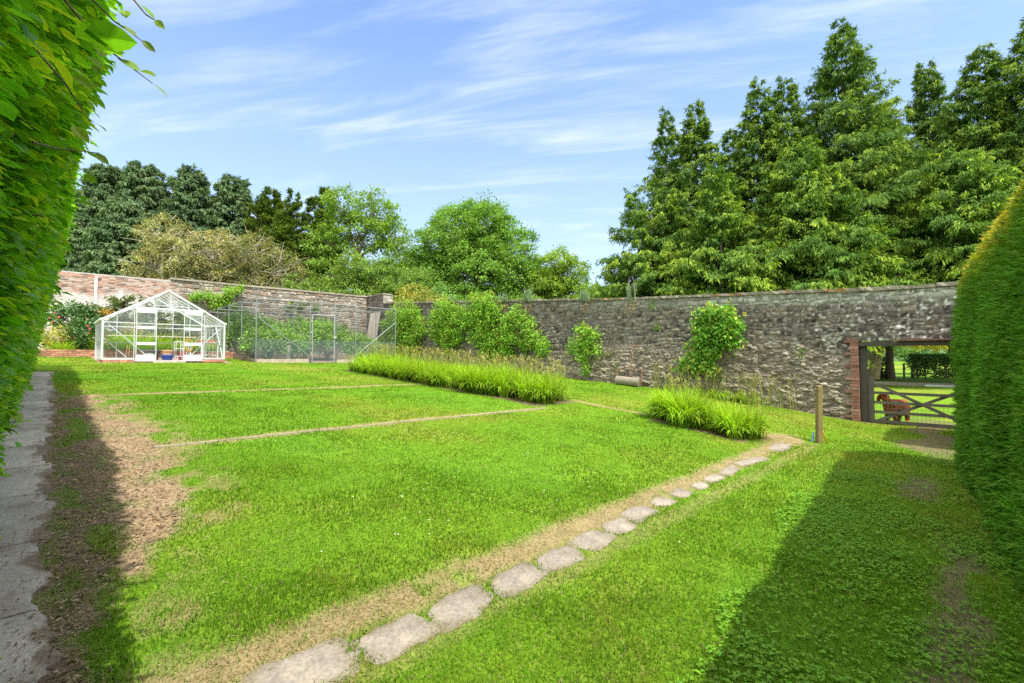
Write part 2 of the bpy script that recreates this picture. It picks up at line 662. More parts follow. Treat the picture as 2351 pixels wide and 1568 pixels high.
def cover(X, Y):
    """masks: soil, straw, grass cover, lushness"""
    X = np.asarray(X, float)
    Y = np.asarray(Y, float)
    n1 = fbm(X * 1.7, Y * 1.7, seed=31)
    n2 = fbm(X * 5, Y * 5, seed=32)
    n3 = fbm(X * 0.45, Y * 0.45, seed=33, oct=3)
    e = soil_edge(Y) + 0.5 * (n1 - 0.5) + 0.25 * (n2 - 0.5)
    soil = sst(0.12, -0.12, X - e) * sst(-0.6, -0.3, X) * sst(17.5, 13, Y)
    soil = soil * (0.65 + 0.35 * sst(0.42, 0.6, n2 + 0.1))
    # tufts left in the bare strip
    tuft = sst(0.52, 0.62, fbm(X * 3.2, Y * 2.0, seed=44)) * sst(0.02, 0.18, X) * sst(0.5, 0.3, X)
    soil = soil * (1 - 0.75 * tuft)

    def line(p, c, w, lo, hi, q, sd):
        wob = 0.10 * (fbm(q * 0.9, q * 0 + sd, seed=sd) - 0.5)
        ww = w * (0.55 + 0.9 * fbm(q * 1.8, q * 0, seed=sd + 3))
        return sst(ww + 0.09, ww * 0.4, np.abs(p - c - wob) + 0.10 * (n2 - 0.5)) * sst(lo - 0.3, lo + 0.2, q) * sst(hi + 0.3, hi - 0.2, q)
    straw = line(Y, 11.7, 0.10, 0.4, 7.8, X, 51)
    straw = np.maximum(straw, 0.75 * line(Y, 6.9, 0.09, 0.6, 7.9, X, 55))
    straw = np.maximum(straw, 0.9 * line(Y, 2.63, 0.14, 0.1, 10.6, X, 58))
    straw = np.maximum(straw, 0.35 * line(Y, 2.22, 0.06, 0.1, 10.6, X, 61))
    straw = np.maximum(straw, 0.9 * line(X, 9.65, 0.09, 5.3, 7.3, Y, 63))
    straw = np.maximum(straw, 0.9 * sst(0.7, 0.2, np.hypot((X - 10.3) / 0.9, (Y - 2.75) / 0.5) - 0.3 + 0.5 * (n2 - 0.5)))
    straw = np.maximum(straw, 0.35 * line(Y, 17.9, 0.05, -0.5, 8, X, 66))
    # straw round the bare patch and in light patches on the lawn
    straw = np.maximum(straw, 0.75 * sst(0.55, 0.0, np.abs(X - e)) * sst(0.38, 0.6, n2) * (Y < 13) * (X > 0.35))
    straw = np.maximum(straw, 0.9 * soil * sst(0.3, 0.5, X) * sst(0.42, 0.58, n1 * 0.5 + n2 * 0.5))
    dirt = 0.85 * sst(0.5, 0.2, np.abs(Y - 0.55 - 0.18 * np.sin(X * 2.2) - 0.05 * (X - 12)) + 0.6 * (n1 - 0.5)) * sst(9.5, 12.0, X) * sst(19, 15.8, X)
    dirt = np.maximum(dirt, 0.8 * sst(0.17, 0.03, np.abs(Y - 0.12 - 0.1 * (n1 - 0.5)) + 0.3 * (n2 - 0.5)) * sst(2.2, 3.0, X) * sst(6.3, 5.2, X))
    dirt = np.maximum(dirt, 0.8 * sst(0.3, 0.1, np.abs(Y - 0.55) + 0.4 * (n2 - 0.5)) * sst(7.0, 7.6, X) * sst(9.2, 8.4, X))
    # foot of the right-hand wall
    dirt = np.maximum(dirt, 0.7 * sst(0.35, 0.05, WALL_X - X + 0.3 * (n2 - 0.5)) * (X < WALL_X + 0.6) * (Y > 2.0))
    bed = sst(7.75, 7.95, X + 0.2 * (n2 - .5)) * sst(9.5, 9.35, X) * sst(7.0, 7.2, Y) * sst(17.0, 16.8, Y)
    bed = np.maximum(bed, sst(8.95, 9.1, X) * sst(10.25, 10.1, X) * sst(2.95, 3.1, Y) * sst(5.0, 4.85, Y))
    cage = ((X > 5.95) & (X < 15.4) & (Y > 20.95) & (Y < 29.9)).astype(float)
    dirt = np.maximum(dirt, np.maximum(bed, cage))
    dirt = np.maximum(dirt, ((Y > 24.2) & (Y < 30.5) & (X < 6) & (X > -8)).astype(float))
    gh = ((X > 1.15) & (X < 5.1) & (Y > 20.75) & (Y < 24.1)).astype(float)
    return soil, straw, dirt, gh, n1, n2, n3


def ground_cols(X, Y):
    soil, straw, dirt, gh, n1, n2, n3 = cover(X, Y)
    grass = np.stack([0.12 + 0.05 * (n1 - 0.5) + 0.05 * (n3 - .5), 0.22 + 0.05 * (n1 - 0.5), 0.012 + 0 * n1], -1)
    dry = np.array([0.25, 0.24, 0.05])
    f = (0.5 * sst(0.5, 0.75, 0.6 * n3 + 0.4 * n1))[..., None]
    c = grass * (1 - f) + dry * f

    def mixin(c, m, col):
        return c * (1 - m[..., None]) + np.asarray(col) * m[..., None]
    earth = np.array([0.16, 0.12, 0.088]) * (0.75 + 0.6 * n2[..., None])
    earth = earth + np.array([0.17, 0.125, 0.08]) * sst(0.3, 0.6, X)[..., None]  # paler sandy soil past the hedge's shadow edge, sunlight put into its colour
    c = c * (1 - soil[..., None]) + earth * soil[..., None]
    straw = straw * sst(0.12, 0.34, n2)
    c = mixin(c, straw * 0.9, (0.29, 0.205, 0.125))
    c = mixin(c, dirt, (0.165, 0.115, 0.08))
    c = mixin(c, gh, (0.3, 0.22, 0.17))
    return c


def axis(lo, hi, st, far):
    a = np.arange(lo, hi + 1e-6, st)
    up, dn = [], []
    g, p = st, hi
    while p < far:
        g *= 1.22
        p += g
        up.append(p)
    g, p = st, lo
    while p > -far:
        g *= 1.22
        p -= g
        dn.append(p)
    return np.concatenate([dn[::-1], a, up])


def build_ground():
    xs = axis(-1.5, 17.0, 0.07, 1500)
    ys = axis(-1.5, 24.5, 0.07, 1500)
    X, Y = np.meshgrid(xs, ys, indexing='ij')
    Z = zg(X, Y)
    near = (np.abs(X - 8) < 12) & (Y < 26)
    Z = Z + np.where(near, 0.02 * (fbm(X * 2.3, Y * 2.3, seed=3) - 0.5) + 0.03 * (fbm(X * .7, Y * .7, seed=4) - .5), 0)
    C = ground_cols(X, Y)
    nx, ny = X.shape
    v = np.stack([X, Y, Z], -1).reshape(-1, 3)
    i = np.arange(nx - 1)[:, None] * ny
    j = np.arange(ny - 1)[None]
    f = np.stack([i + j, i + ny + j, i + ny + j + 1, i + j + 1], -1).reshape(-1, 4)
    mb = MB()
    mb.add(v, None, f, C.reshape(-1, 3))
    o = mb.build('ground', M_GROUND, smooth=True)
    tag(o, kind='structure')


build_ground()


def gz(X, Y):
    return zg(X, Y) + 0.02 * (fbm(np.asarray(X) * 2.3, np.asarray(Y) * 2.3, seed=3) - 0.5) + 0.03 * (fbm(np.asarray(X) * .7, np.asarray(Y) * .7, seed=4) - .5)


SPANS = [(0.66, 1.19, 2.39, 0.16), (1.2, 1.65, 2.345, 0.14), (1.66, 2.14, 2.36, 0.14), (2.17, 2.66, 2.36, 0.13), (2.67, 3.15, 2.37, 0.12), (3.16, 3.62, 2.39, 0.125),
         (3.63, 4.03, 2.41, 0.12), (4.04, 4.56, 2.44, 0.115), (4.66, 5.0, 2.47, 0.1), (5.14, 5.48, 2.48, 0.09), (5.66, 5.97, 2.47, 0.085), (6.06, 6.56, 2.49, 0.09),
         (6.58, 7.22, 2.5, 0.09), (7.3, 8.3, 2.5, 0.09), (9.05, 9.95, 2.55, 0.15)]


def on_stone(X, Y):
    m_ = np.zeros(np.shape(X), bool)
    for a, b, c, h in SPANS:
        hl = (b - a) / 2
        m_ |= (np.abs(X - (a + b) / 2) / (hl * 0.84)) ** 4 + (np.abs(Y - c) / (h * 0.78)) ** 4 < 1
    return m_


def build_grass():
    rng = np.random.default_rng(11)
    mb = MB()
    # bands of depth from the camera: (d0, d1, blades per m2, width, length)
    for d0, d1, dens, w, ln in ((1.2, 3.2, 11000, 0.0036, 0.042), (3.2, 5.5, 6500, 0.005, 0.038), (5.5, 9.5, 2600, 0.008, 0.036),
                                (9.5, 15, 1200, 0.013, 0.034), (15, 25, 440, 0.025, 0.034)):
        # trapezoid of ground in view
        A = (d1 * d1 - d0 * d0) * 1.13
        n = int(A * dens)
        d = np.sqrt(rng.uniform(d0 * d0, d1 * d1, n))
        l = rng.uniform(-1.13, 1.13, n) * d
        X, Y = (d + l) / S2, (d - l) / S2
        ok = (X > -0.5) & (X < WALL_X - 0.02) & (Y < 24.0) & (Y > -1.2)
        X, Y, d = X[ok], Y[ok], d[ok]
        soil, straw, dirt, gh, n1, n2, n3 = cover(X, Y)
        straw = straw * sst(0.12, 0.34, n2)
        keep = (1 - 0.93 * np.clip(soil, 0, 1)) * (1 - 0.9 * np.clip(dirt, 0, 1)) * (1 - 0.45 * straw) * (1 - gh)
        keep *= 0.55 + 0.6 * n2
        keep = np.where((X < path_edge(Y) + 0.0) & (Y < PATH_END), 0.0, keep)
        keep = np.where(on_stone(X, Y), 0.0, keep)
        cage = (X > 5.95) & (Y > 20.95)
        keep = np.where(cage | ((Y > 24.0) & (X < 6)), 0, keep)
        ok = rng.uniform(0, 1, len(X)) < keep
        X, Y, d, straw, soil, n1, n2, n3 = (q[ok] for q in (X, Y, d, straw, soil, n1, n2, n3))
        n = len(X)
        base = np.stack([X, Y, gz(X, Y) - 0.004], 1)
        a = rng.uniform(0, 2 * math.pi, n)
        D = np.stack([np.cos(a), np.sin(a)], 1)
        lush = sst(0.35, 0.7, n1)
        stripe = 0.5 + 0.5 * np.tanh(4 * np.sin((X + 0.12 * Y) * 2 * math.pi / 1.9))
        col = np.stack([0.115 + 0 * X, 0.262 + 0 * X, 0.01 + 0 * X], 1)
        col = col * (1 - 0.2 * lush)[:, None]
        col = col * (0.9 + 0.2 * stripe * sst(3, 8, Y))[:, None]
        yel = sst(0.48, 0.72, 0.55 * n3 + 0.45 * n2)
        col = col * (1 - 0.45 * yel[:, None]) + np.array([0.27, 0.31, 0.03]) * 0.45 * yel[:, None]
        col = jitter_col(col, n, rng, 0.3, 0.2)
        dead = rng.uniform(0, 1, n) < (0.04 + 0.75 * straw + 0.25 * soil)
        col[dead] = jitter_col((0.36, 0.26, 0.155), int(dead.sum()), rng, 0.3, 0.1)
        L = ln * rng.uniform(0.45, 1.25, n) * (0.75 + 0.5 * lush) * (1 - 0.35 * straw)
        W = w * rng.uniform(0.7, 1.3, n)
        bend = rng.uniform(0.4, 2.3, n) + dead * 0.5
        mb.blades(base, D, L, W, bend, col, seg=2 if d0 > 3 else 3)
    o = mb.build('lawn_grass', M_GRASS)
    tag(o, 'mown lawn grass with dry straw patches in the walled garden', 'grass', kind='stuff')

    # clover in the shade of the yew hedge, a few broad weeds
    mb = MB()
    n = 42000
    X = rng.uniform(1.0, 9.0, n)
    Y = rng.uniform(-0.6, 2.0, n)
    pat = fbm(X * 1.6, Y * 1.6, seed=71)
    ok = (rng.uniform(0, 1, n) < 0.15 + 0.85 * sst(0.35, 0.7, pat)) & (Y < 0.75 + 0.12 * X + 0.6 * (pat - 0.5)) & (Y < 1.9)
    X, Y = X[ok], Y[ok]
    n = len(X)
    c = np.stack([X, Y, gz(X, Y) + rng.uniform(0.015, 0.045, n)], 1)
    col0 = jitter_col((0.15, 0.33, 0.015), n, rng, 0.3, 0.15)
    a0 = rng.uniform(0, 6.28, n)
    s0 = rng.uniform(0.009, 0.019, n)
    for k in range(3):
        a = a0 + k * 2.094
        D = np.stack([np.cos(a), np.sin(a), rng.uniform(-0.25, 0.35, n)], 1)
        nn = np.stack([rng.normal(0, 0.25, n), rng.normal(0, 0.25, n), np.ones(n)], 1)
        mb.leaves(c, D, nn, s0, s0 * 0.95, col0)
    o = mb.build('clover', M_LEAF)
    tag(o, 'patches of clover in the shaded grass beside the yew hedge', 'clover', kind='stuff')

    mb = MB()
    n = 900
    X = rng.uniform(1.0, 14, n)
    Y = rng.uniform(1.2, 9, n)
    ok = (fbm(X * 0.8, Y * 0.8, seed=81) > 0.56) & ((np.abs(Y - 2.45) > 0.5))
    ok |= (np.hypot(X - 10.2, Y - 2.1) < 0.9) & (rng.uniform(0, 1, n) < .8)
    X, Y = X[ok], Y[ok]
    n = len(X)
    c = np.stack([X, Y, gz(X, Y) + 0.045], 1)
    for k in range(3):
        a = rng.uniform(0, 6.28, n)
        D = np.stack([np.cos(a), np.sin(a), np.zeros(n)], 1)
        mb.leaves(c - D * 0.008, D, np.tile([0, 0, 1.0], (n, 1)), 0.016, 0.014, np.tile([0.8, 0.8, 0.78], (n, 1)))
    o = mb.build('daisies', M_LEAF)
    tag(o, 'scattered white daisies in the sunny lawn', 'daisies', kind='stuff')

    # litter on the bare strip and the path
    mb = MB()
    n = 42000
    Y = 2.0 + rng.uniform(0, 1, n) ** 1.5 * 9.5
    X = rng.uniform(-0.35, 1.2, n)
    soil = cover(X, Y)[0]
    onp = (X < path_edge(Y))
    ok = np.where(onp, rng.uniform(0, 1, n) < 0.05 + 0.75 * sst(-0.22, -0.02, X - path_edge(Y) + 0.25 * (fbm(X * 5, Y * 5, seed=96) - 0.5)), rng.uniform(0, 1, n) < soil)
    X, Y = X[ok], Y[ok]
    n = len(X)
    c = np.stack([X, Y, gz(X, Y) + np.where(X < path_edge(Y), 0.02, 0.006) + rng.uniform(0, 0.008, n)], 1)
    a = rng.uniform(0, 6.28, n)
    D = np.stack([np.cos(a), np.sin(a), rng.normal(0, 0.15, n)], 1)
    nn = np.stack([rng.normal(0, 0.35, n), rng.normal(0, 0.35, n), np.ones(n)], 1)
    pal = np.array([[0.32, 0.23, 0.14], [0.22, 0.155, 0.1], [0.44, 0.35, 0.22], [0.13, 0.095, 0.065]])
    col = jitter_col(pal[rng.integers(0, 4, n)], n, rng, 0.3, 0.1)
    ln = (0.008 + 0.04 * rng.uniform(0, 1, n) ** 2.5) * np.where(X < path_edge(Y), 0.6, 1.0)
    mb.leaves(c, D, nn, ln, ln * rng.uniform(0.15, 0.55, n), col)
    n = 16000                                          # dry stalks lying about
    Y = 2.0 + rng.uniform(0, 1, n) ** 1.4 * 9.5
    X = rng.uniform(0.0, 1.4, n)
    ok = rng.uniform(0, 1, n) < cover(X, Y)[0] * 0.9 + 0.05
    X, Y = X[ok], Y[ok]
    n = len(X)
    a = rng.uniform(0, 6.28, n)
    mb.leaves(np.stack([X, Y, gz(X, Y) + rng.uniform(0.004, 0.014, n)], 1), np.stack([np.cos(a), np.sin(a), rng.normal(0, 0.12, n)], 1), np.stack([rng.normal(0, 0.3, n), rng.normal(0, 0.3, n), np.ones(n)], 1),
              rng.uniform(0.03, 0.09, n), 0.0045, jitter_col((0.34, 0.26, 0.15), n, rng, 0.4, 0.1))
    o = mb.build('leaf_litter', M_LEAF)
    tag(o, 'dry leaf litter and bark scraps on the bare soil beside the path', 'leaf litter', kind='stuff')


build_grass()


# ------------------------------------------------------------------ concrete path and stone edging
def build_path():
    rng = np.random.default_rng(3)
    mb = MB()
    y0 = 1.0
    while y0 < PATH_END:
        ln = rng.uniform(0.75, 1.15)
        y1 = min(y0 + ln, PATH_END)
        ys = np.linspace(y0 + 0.005, y1 - 0.005, 50)
        top, nu = [], 30
        tone = rng.uniform(0.85, 1.12)
        for y in ys:
            xr = float(path_edge(y)) + 0.05
            xl = -0.44 + 0.012 * (y - 4)
            for k in range(nu):
                x = xl + (xr - xl) * k / (nu - 1)
                top.append((x, y, float(gz(x, y)) + 0.016))
        top = np.array(top)
        st = fbm(top[:, 0] * 3, top[:, 1] * 3, seed=12)
        col = np.array([0.33, 0.305, 0.27]) * (tone * (0.8 + 0.4 * st))[:, None]
        # soil trodden over the ragged edge
        e = sst(0.08, 0.035, path_edge(top[:, 1]) - top[:, 0] + 0.34 * (fbm(top[:, 0] * 4.5, top[:, 1] * 4.5, seed=2, oct=5) - 0.52))
        e = np.maximum(e, 0.4 * sst(0.58, 0.7, fbm(top[:, 0] * 5, top[:, 1] * 5, seed=92)))
        jt = np.minimum(top[:, 1] - y0, y1 - top[:, 1])
        e = np.maximum(e, 0.8 * sst(0.03, 0.0, jt + 0.03 * (fbm(top[:, 0] * 9, top[:, 1] * 2, seed=93) - 0.3)))
        col = col * (1 - 0.9 * e[:, None]) + np.array([0.15, 0.115, 0.085]) * 0.9 * e[:, None]
        # the broken edge dips under the soil
        edge = path_edge(top[:, 1]) - top[:, 0] + 0.22 * (fbm(top[:, 0] * 6, top[:, 1] * 6, seed=95, oct=4) - 0.5)
        top[:, 2] -= 0.035 * sst(0.05, -0.02, edge)
        dn = top.copy()
        dn[:, 2] -= 0.05
        m = len(ys)
        i = np.arange(m - 1)[:, None] * nu
        j = np.arange(nu - 1)[None]
        f = np.stack([i + j, i + j + 1, i + nu + j + 1, i + nu + j], -1).reshape(-1, 4)
        off = m * nu
        side = []
        for k in range(m - 1):
            a, b = k * nu, (k + 1) * nu
            side += [(a, b, b + off, a + off)]
            a, b = k * nu + nu - 1, (k + 1) * nu + nu - 1
            side += [(b, a, a + off, b + off)]
        for k in range(nu - 1):
            side += [(k + 1, k, k + off, k + 1 + off)]
            a = (m - 1) * nu + k
            side += [(a, a + 1, a + 1 + off, a + off)]
        mb.add(np.vstack([top, dn]), None, np.vstack([f, np.array(side)]), np.vstack([col, col]))
        y0 = y1
    o = mb.build('path', M_CONC)
    tag(o, kind='structure')

    # the flagstones along the near bed edge
    LBL = ['flagstone at the bottom edge of the photo, largest of the row in the straw strip',
           'second flagstone from the bottom edge, long slab with a cracked corner',
           'third flagstone up the row, rounded slab with straw above it',
           'fourth flagstone up the row, pale squarish slab in dry grass',
           'fifth flagstone up the row, narrow slab joined to the one above',
           'sixth flagstone up the row, long slab of grey stone',
           'seventh flagstone up the row, worn slab touching its neighbour',
           'eighth flagstone up the row, small slab at the middle of the strip',
           'small rounded flagstone set apart in the straw, lower of two',
           'small rounded flagstone set apart in the straw, upper of two',
           'very small flagstone just above the two rounded ones',
           'short flagstone where the row becomes a thin line',
           'thin flagstone far up the row before the lily clump',
           'thin flagstone next to the last gap before the wooden post',
           'wide flagstone at the far end of the row near the wooden post']
    spans = SPANS
    for k, (xa, xb, yc, hw) in enumerate(spans):
        cx, hl = (xa + xb) / 2, (xb - xa) / 2
        n = 40
        a = np.arange(n) / n * 2 * math.pi
        r = 1 / (np.abs(np.cos(a)) ** 4.2 + np.abs(np.sin(a)) ** 4.2) ** (1 / 4.2)
        r *= 1 + 0.26 * (fbm(np.cos(a) * 2.6 + k * 9, np.sin(a) * 2.6, seed=6) - 0.5) * 2
        x, y = cx + hl * r * np.cos(a), yc + hw * r * np.sin(a)
        x = x + rng.uniform(-0.45, 0.45) * (y - yc)          # no two slabs are square
        y = y + rng.uniform(-0.12, 0.12) * (x - cx)
        rings, cols = [], []
        cc = np.array([0.25, 0.22, 0.18]) * rng.uniform(0.88, 1.1)
        for s, dz in ((1.0, -0.03), (0.995, 0.003), (0.96, 0.008), (0.8, 0.01), (0.6, 0.01), (0.4, 0.01), (0.2, 0.01)):
            px, py = cx + (x - cx) * s, yc + (y - yc) * s
            rings.append(np.stack([px, py, gz(px, py) + dz], 1))
            edge = sst(0.55, 1.0, np.full(n, s)) * sst(0.3, 0.6, fbm(px * 11, py * 11, seed=18))
            base_ = cc * (0.7 + 0.6 * fbm(px * 9, py * 9, seed=8))[:, None]
            cols.append(base_ * (1 - 0.8 * edge[:, None]) + np.array([0.15, 0.125, 0.07]) * 0.8 * edge[:, None])
        v = np.vstack(rings + [[[cx, yc, float(gz(cx, yc)) + 0.01]]])
        m = len(rings)
        i = np.arange(m - 1)[:, None] * n
        j = np.arange(n)[None]
        q = (j + 1) % n
        f4 = np.stack([i + j, i + q, i + n + q, i + n + j], -1).reshape(-1, 4)
        f3 = [((m - 1) * n + t, (m - 1) * n + (t + 1) % n, m * n) for t in range(n)]
        mb = MB()
        mb.add(v, f3, f4, np.vstack(cols + [cc[None]]))
        o = mb.build('flagstone', M_CONC, smooth=False, origin=(cx, yc, float(gz(cx, yc))))
        tag(o, LBL[k], 'flagstone', 'flagstones along the straw strip')
    # thin concrete edging in the second strip
    mb = MB()
    x = 0.9
    while x < 7.6:
        ln = rng.uniform(0.5, 0.95)
        if True:
            yc = 6.86 + rng.uniform(-0.02, 0.02)
            a = (x - 0.01, yc, float(gz(x, yc)) + 0.0)
            b = (x + ln + 0.01, yc + rng.uniform(-.01, .01), float(gz(x + ln, yc)) + 0.0)
            mb.bar(a, b, rng.uniform(0.035, 0.065), 0.03, col=np.array([0.3, 0.26, 0.18]) * rng.uniform(0.85, 1.1))
        x += ln
    o = mb.build('edging_strip', M_CONC, origin=(0.9, 6.86, 1.0))
    tag(o, 'thin pale concrete edging line crossing the middle of the lawn', 'lawn edging')


build_path()


# ------------------------------------------------------------------ masonry walls
def masonry(S, Z, seed, hmin, hmax, lmin, lmax, warp, top):
    """coursed rubble: returns stone random ids (3), edge distance (m) for points S along, Z up"""
    rng = np.random.default_rng(seed)
    Zw = Z + warp * (fbm(S * 0.8, Z * 1.2, seed=seed + 1, oct=3) - 0.5) * 2 + 0.55 * warp * (fbm(S * 3.2, Z * 3.2, seed=seed + 5, oct=2) - 0.5) * 2
    Sw = S + warp * 0.6 * (fbm(S * 2.5, Z * 2.5, seed=seed + 2, oct=3) - 0.5) * 2
    lo, hi = Zw.min() - 0.5, Zw.max() + 0.5
    e = [lo]
    while e[-1] < hi:
        e.append(e[-1] + rng.uniform(hmin, hmax))
    e = np.array(e)
    k = np.searchsorted(e, Zw) - 1
    dz = np.minimum(Zw - e[k], e[k + 1] - Zw)
    r = np.zeros(Z.shape + (3,))
    ds = np.zeros(Z.shape)
    smin, smax = Sw.min() - 1, Sw.max() + 1
    for q in range(len(e) - 1):
        msk = k == q
        if not msk.any():
            continue
        h = e[q + 1] - e[q]
        nst = int((smax - smin) / (lmin + lmax) * 2) + 20
        x = smin - rng.uniform(0, 1) + np.cumsum(rng.uniform(lmin, lmax, nst) * (0.6 + 0.5 * h / hmax))
        while x[-1] < smax:
            x = np.concatenate([x, x[-1] + np.cumsum(rng.uniform(lmin, lmax, nst))])
        x = np.concatenate([[smin - 3], x])
        j = np.clip(np.searchsorted(x, Sw[msk]) - 1, 0, len(x) - 2)
        ds[msk] = np.minimum(Sw[msk] - x[j], x[j + 1] - Sw[msk])
        rr = rng.uniform(0, 1, (len(x), 3))
        r[msk] = rr[j]
    return r, np.minimum(dz, ds)


def right_top(Y):
    return np.interp(Y, [-12, 0.34, 2, 9.36, 14.9, 27.7], [3.2, 3.31, 3.37, 3.76, 4.17, 5.09])


def grid_faces(nx, ny, keep=None):
    i = np.arange(nx - 1)[:, None] * ny
    j = np.arange(ny - 1)[None]
    f = np.stack([i + j, i + ny + j, i + ny + j + 1, i + j + 1], -1)
    if keep is not None:
        f = f[keep]
    return f.reshape(-1, 4)


THICK = 0.55
LINTEL_Z = 2.02


def build_right_wall():
    root = thing('stone_wall', 'long dark rubble stone wall with the wooden gate opening, on the right', 'wall', (WALL_X, 2.0, -0.2))
    O = np.array([WALL_X, 2.0, -0.2])
    # front face grid
    st = 0.03
    Ys = np.concatenate([np.arange(-11, -1.35, 0.12), np.arange(-1.35, 14, st), np.arange(14, 30.0, 0.05)])
    nz = 150
    t = np.linspace(0, 1, nz)
    Y = np.repeat(Ys[:, None], nz, 1)
    top = np.where(Ys < 27.7, right_top(Ys), 5.72)
    bot = zg(np.full_like(Ys, WALL_X), Ys) - 0.25
    Zv = bot[:, None] + (top - bot)[:, None] * t[None]
    r, ed = masonry(Y, Zv, 21, 0.085, 0.2, 0.10, 0.36, 0.1, top)
    # rubble of the lower part: cells of uneven stones
    gx_, gz_ = Y / 0.2 + 1.2 * fbm(Y * 3, Zv * 3, seed=61), Zv / 0.095 + 1.6 * fbm(Y * 3, Zv * 3, seed=62)
    f1, f2, rid = np.full(Y.shape, 9.0), np.full(Y.shape, 9.0), np.zeros(Y.shape)
    ix, iz = np.floor(gx_), np.floor(gz_)
    for a_ in (-1, 0, 1):
        for b_ in (-1, 0, 1):
            cx_, cz_ = ix + a_, iz + b_
            px_, pz_ = cx_ + 0.1 + 0.8 * _h(cx_, cz_, cx_ * 0, 63), cz_ + 0.1 + 0.8 * _h(cx_, cz_, cx_ * 0, 64)
            dd_ = np.hypot(gx_ - px_, gz_ - pz_)
            nw = dd_ < f1
            f2 = np.where(nw, f1, np.minimum(f2, dd_))
            rid = np.where(nw, _h(cx_, cz_, cx_ * 0, 65), rid)
            f1 = np.where(nw, dd_, f1)
    edv = f2 - f1
    hgt = Zv - zg(np.full_like(Y, WALL_X), Y)
    frac = (top[:, None] - Zv)
    zone = fbm(Y * 0.5, Zv * 0.9, seed=41, oct=4)
    # lower, rougher, cleaner stone; more of it towards the gate
    lowz = sst(0.15, -0.25, hgt - np.interp(Y, [0, 6, 10, 13, 20, 30], [1.9, 1.75, 1.45, 0.9, 0.3, 0.2]) + 1.1 * (zone - 0.5))
    fine = fbm(Y * 9, Zv * 11, seed=42, oct=3)
    rag = fbm(Y * 4.3, Zv * 6.1, seed=49, oct=4)
    mort = sst(0.018, 0.004, ed + 0.025 * (fine - 0.5))
    prof = sst(0.0, 0.05, ed)
    disp = (0.012 + 0.022 * (r[..., 0] - 0.3)) * prof + 0.014 * (fine - 0.5)
    disp = disp * (1 - lowz) + lowz * (0.075 * (rag - 0.45) + (0.01 + 0.035 * rid) * sst(0.0, 0.25, edv) + 0.06 * (fbm(Y * 7, Zv * 15, seed=67, oct=4) - 0.5))
    topc = sst(0.5, 0.12, frac + 0.25 * (zone - 0.5))
    disp = disp + topc * 0.03 * (r[..., 1] - 0.3) * prof
    batter = 0.04 * np.clip(1.6 - hgt, 0, 2)
    jm = sst(OPEN_V1 + 0.12, OPEN_V1 + 0.5, Y) + sst(OPEN_V0, OPEN_V0 - 0.3, Y)
    jm = np.where(Zv > LINTEL_Z + 0.1, 1.0, jm)
    disp, batter = disp * (0.25 + 0.75 * jm), batter * jm
    X = WALL_X - disp - batter
    dark = np.array([0.1, 0.09, 0.078])
    lt = np.array([0.34, 0.295, 0.24])
    c = dark * (0.45 + 1.2 * r[..., 0:1]) * (0.55 + 0.9 * fbm(Y * 14, Zv * 14, seed=69, oct=3)[..., None])
    c = c * (1 - 0.3 * (r[..., 2:3] > 0.85)) + np.array([0.05, 0.035, 0.015]) * (r[..., 1:2] > 0.8)
    clow = lt * (0.5 + 0.6 * rid[..., None]) * (0.15 + 1.6 * fbm(Y * 9, Zv * 17, seed=68, oct=4)[..., None])
    clow = clow * (1 - 0.35 * sst(0.14, 0.0, edv)[..., None]) * (0.75 + 0.5 * zone[..., None])
    c = c * (1 - lowz[..., None]) + clow * lowz[..., None]
    tp = topc * sst(16, 3, Y) * 0.9
    ctop = np.array([0.33, 0.35, 0.29]) * (0.6 + 0.7 * r[..., 0:1])
    c = c * (1 - tp[..., None]) + ctop * tp[..., None]
    # pale lime runs and lichen
    run = sst(0.6, 0.74, fbm(Y * 3.2, Zv * 0.9, seed=45, oct=4)) * 0.35
    spot = sst(0.66, 0.72, fbm(Y * 11.0, Zv * 11.0, seed=46, oct=3)) * sst(7, 1, Y) * (1 - lowz)
    spk = sst(0.6, 0.7, fbm(Y * 17, Zv * 17, seed=47, oct=3) + 0.08 * (zone - 0.5)) * 0.6 * (1 - lowz)
    c = c * (1 - spk[..., None]) + np.array([0.33, 0.33, 0.29]) * spk[..., None]
    c = c * (1 - run[..., None]) + np.array([0.22, 0.22, 0.19]) * run[..., None]
    c = c * (1 - spot[..., None]) + np.array([0.52, 0.53, 0.48]) * spot[..., None]
    cm = np.array([0.26, 0.24, 0.21]) * (1 - 0.4 * (1 - lowz[..., None])) + np.array([0.12, 0.11, 0.09]) * lowz[..., None]
    mort = mort * (1 - lowz)
    c = c * (1 - 0.6 * mort[..., None]) + cm * 0.6 * mort[..., None]
    crack = sst(0.012, 0.0, ed) * (r[..., 2] > 0.55) * topc
    c = c * (1 - 0.75 * crack[..., None])
    ground_green = sst(0.3, 0.0, hgt)[..., None] * 0.35
    c = c * (1 - ground_green) + np.array([0.13, 0.12, 0.07]) * ground_green
    # leave the opening out
    Yc = (Ys[1:] + Ys[:-1]) / 2
    Zc = (Zv[1:, 1:] + Zv[:-1, :-1]) / 2
    hole = ((Yc > OPEN_V0) & (Yc < OPEN_V1))[:, None] & (Zc < LINTEL_Z)
    v = np.stack([X, Y, Zv], -1).reshape(-1, 3)
    mb = MB()
    mb.add(v - O, None, grid_faces(len(Ys), nz, ~hole)[:, ::-1], c.reshape(-1, 3))
    mb.build('rubble_face', M_STONE, root, smooth=False)
    # body behind the face
    body = MB()
    cb = (0.16, 0.145, 0.125)

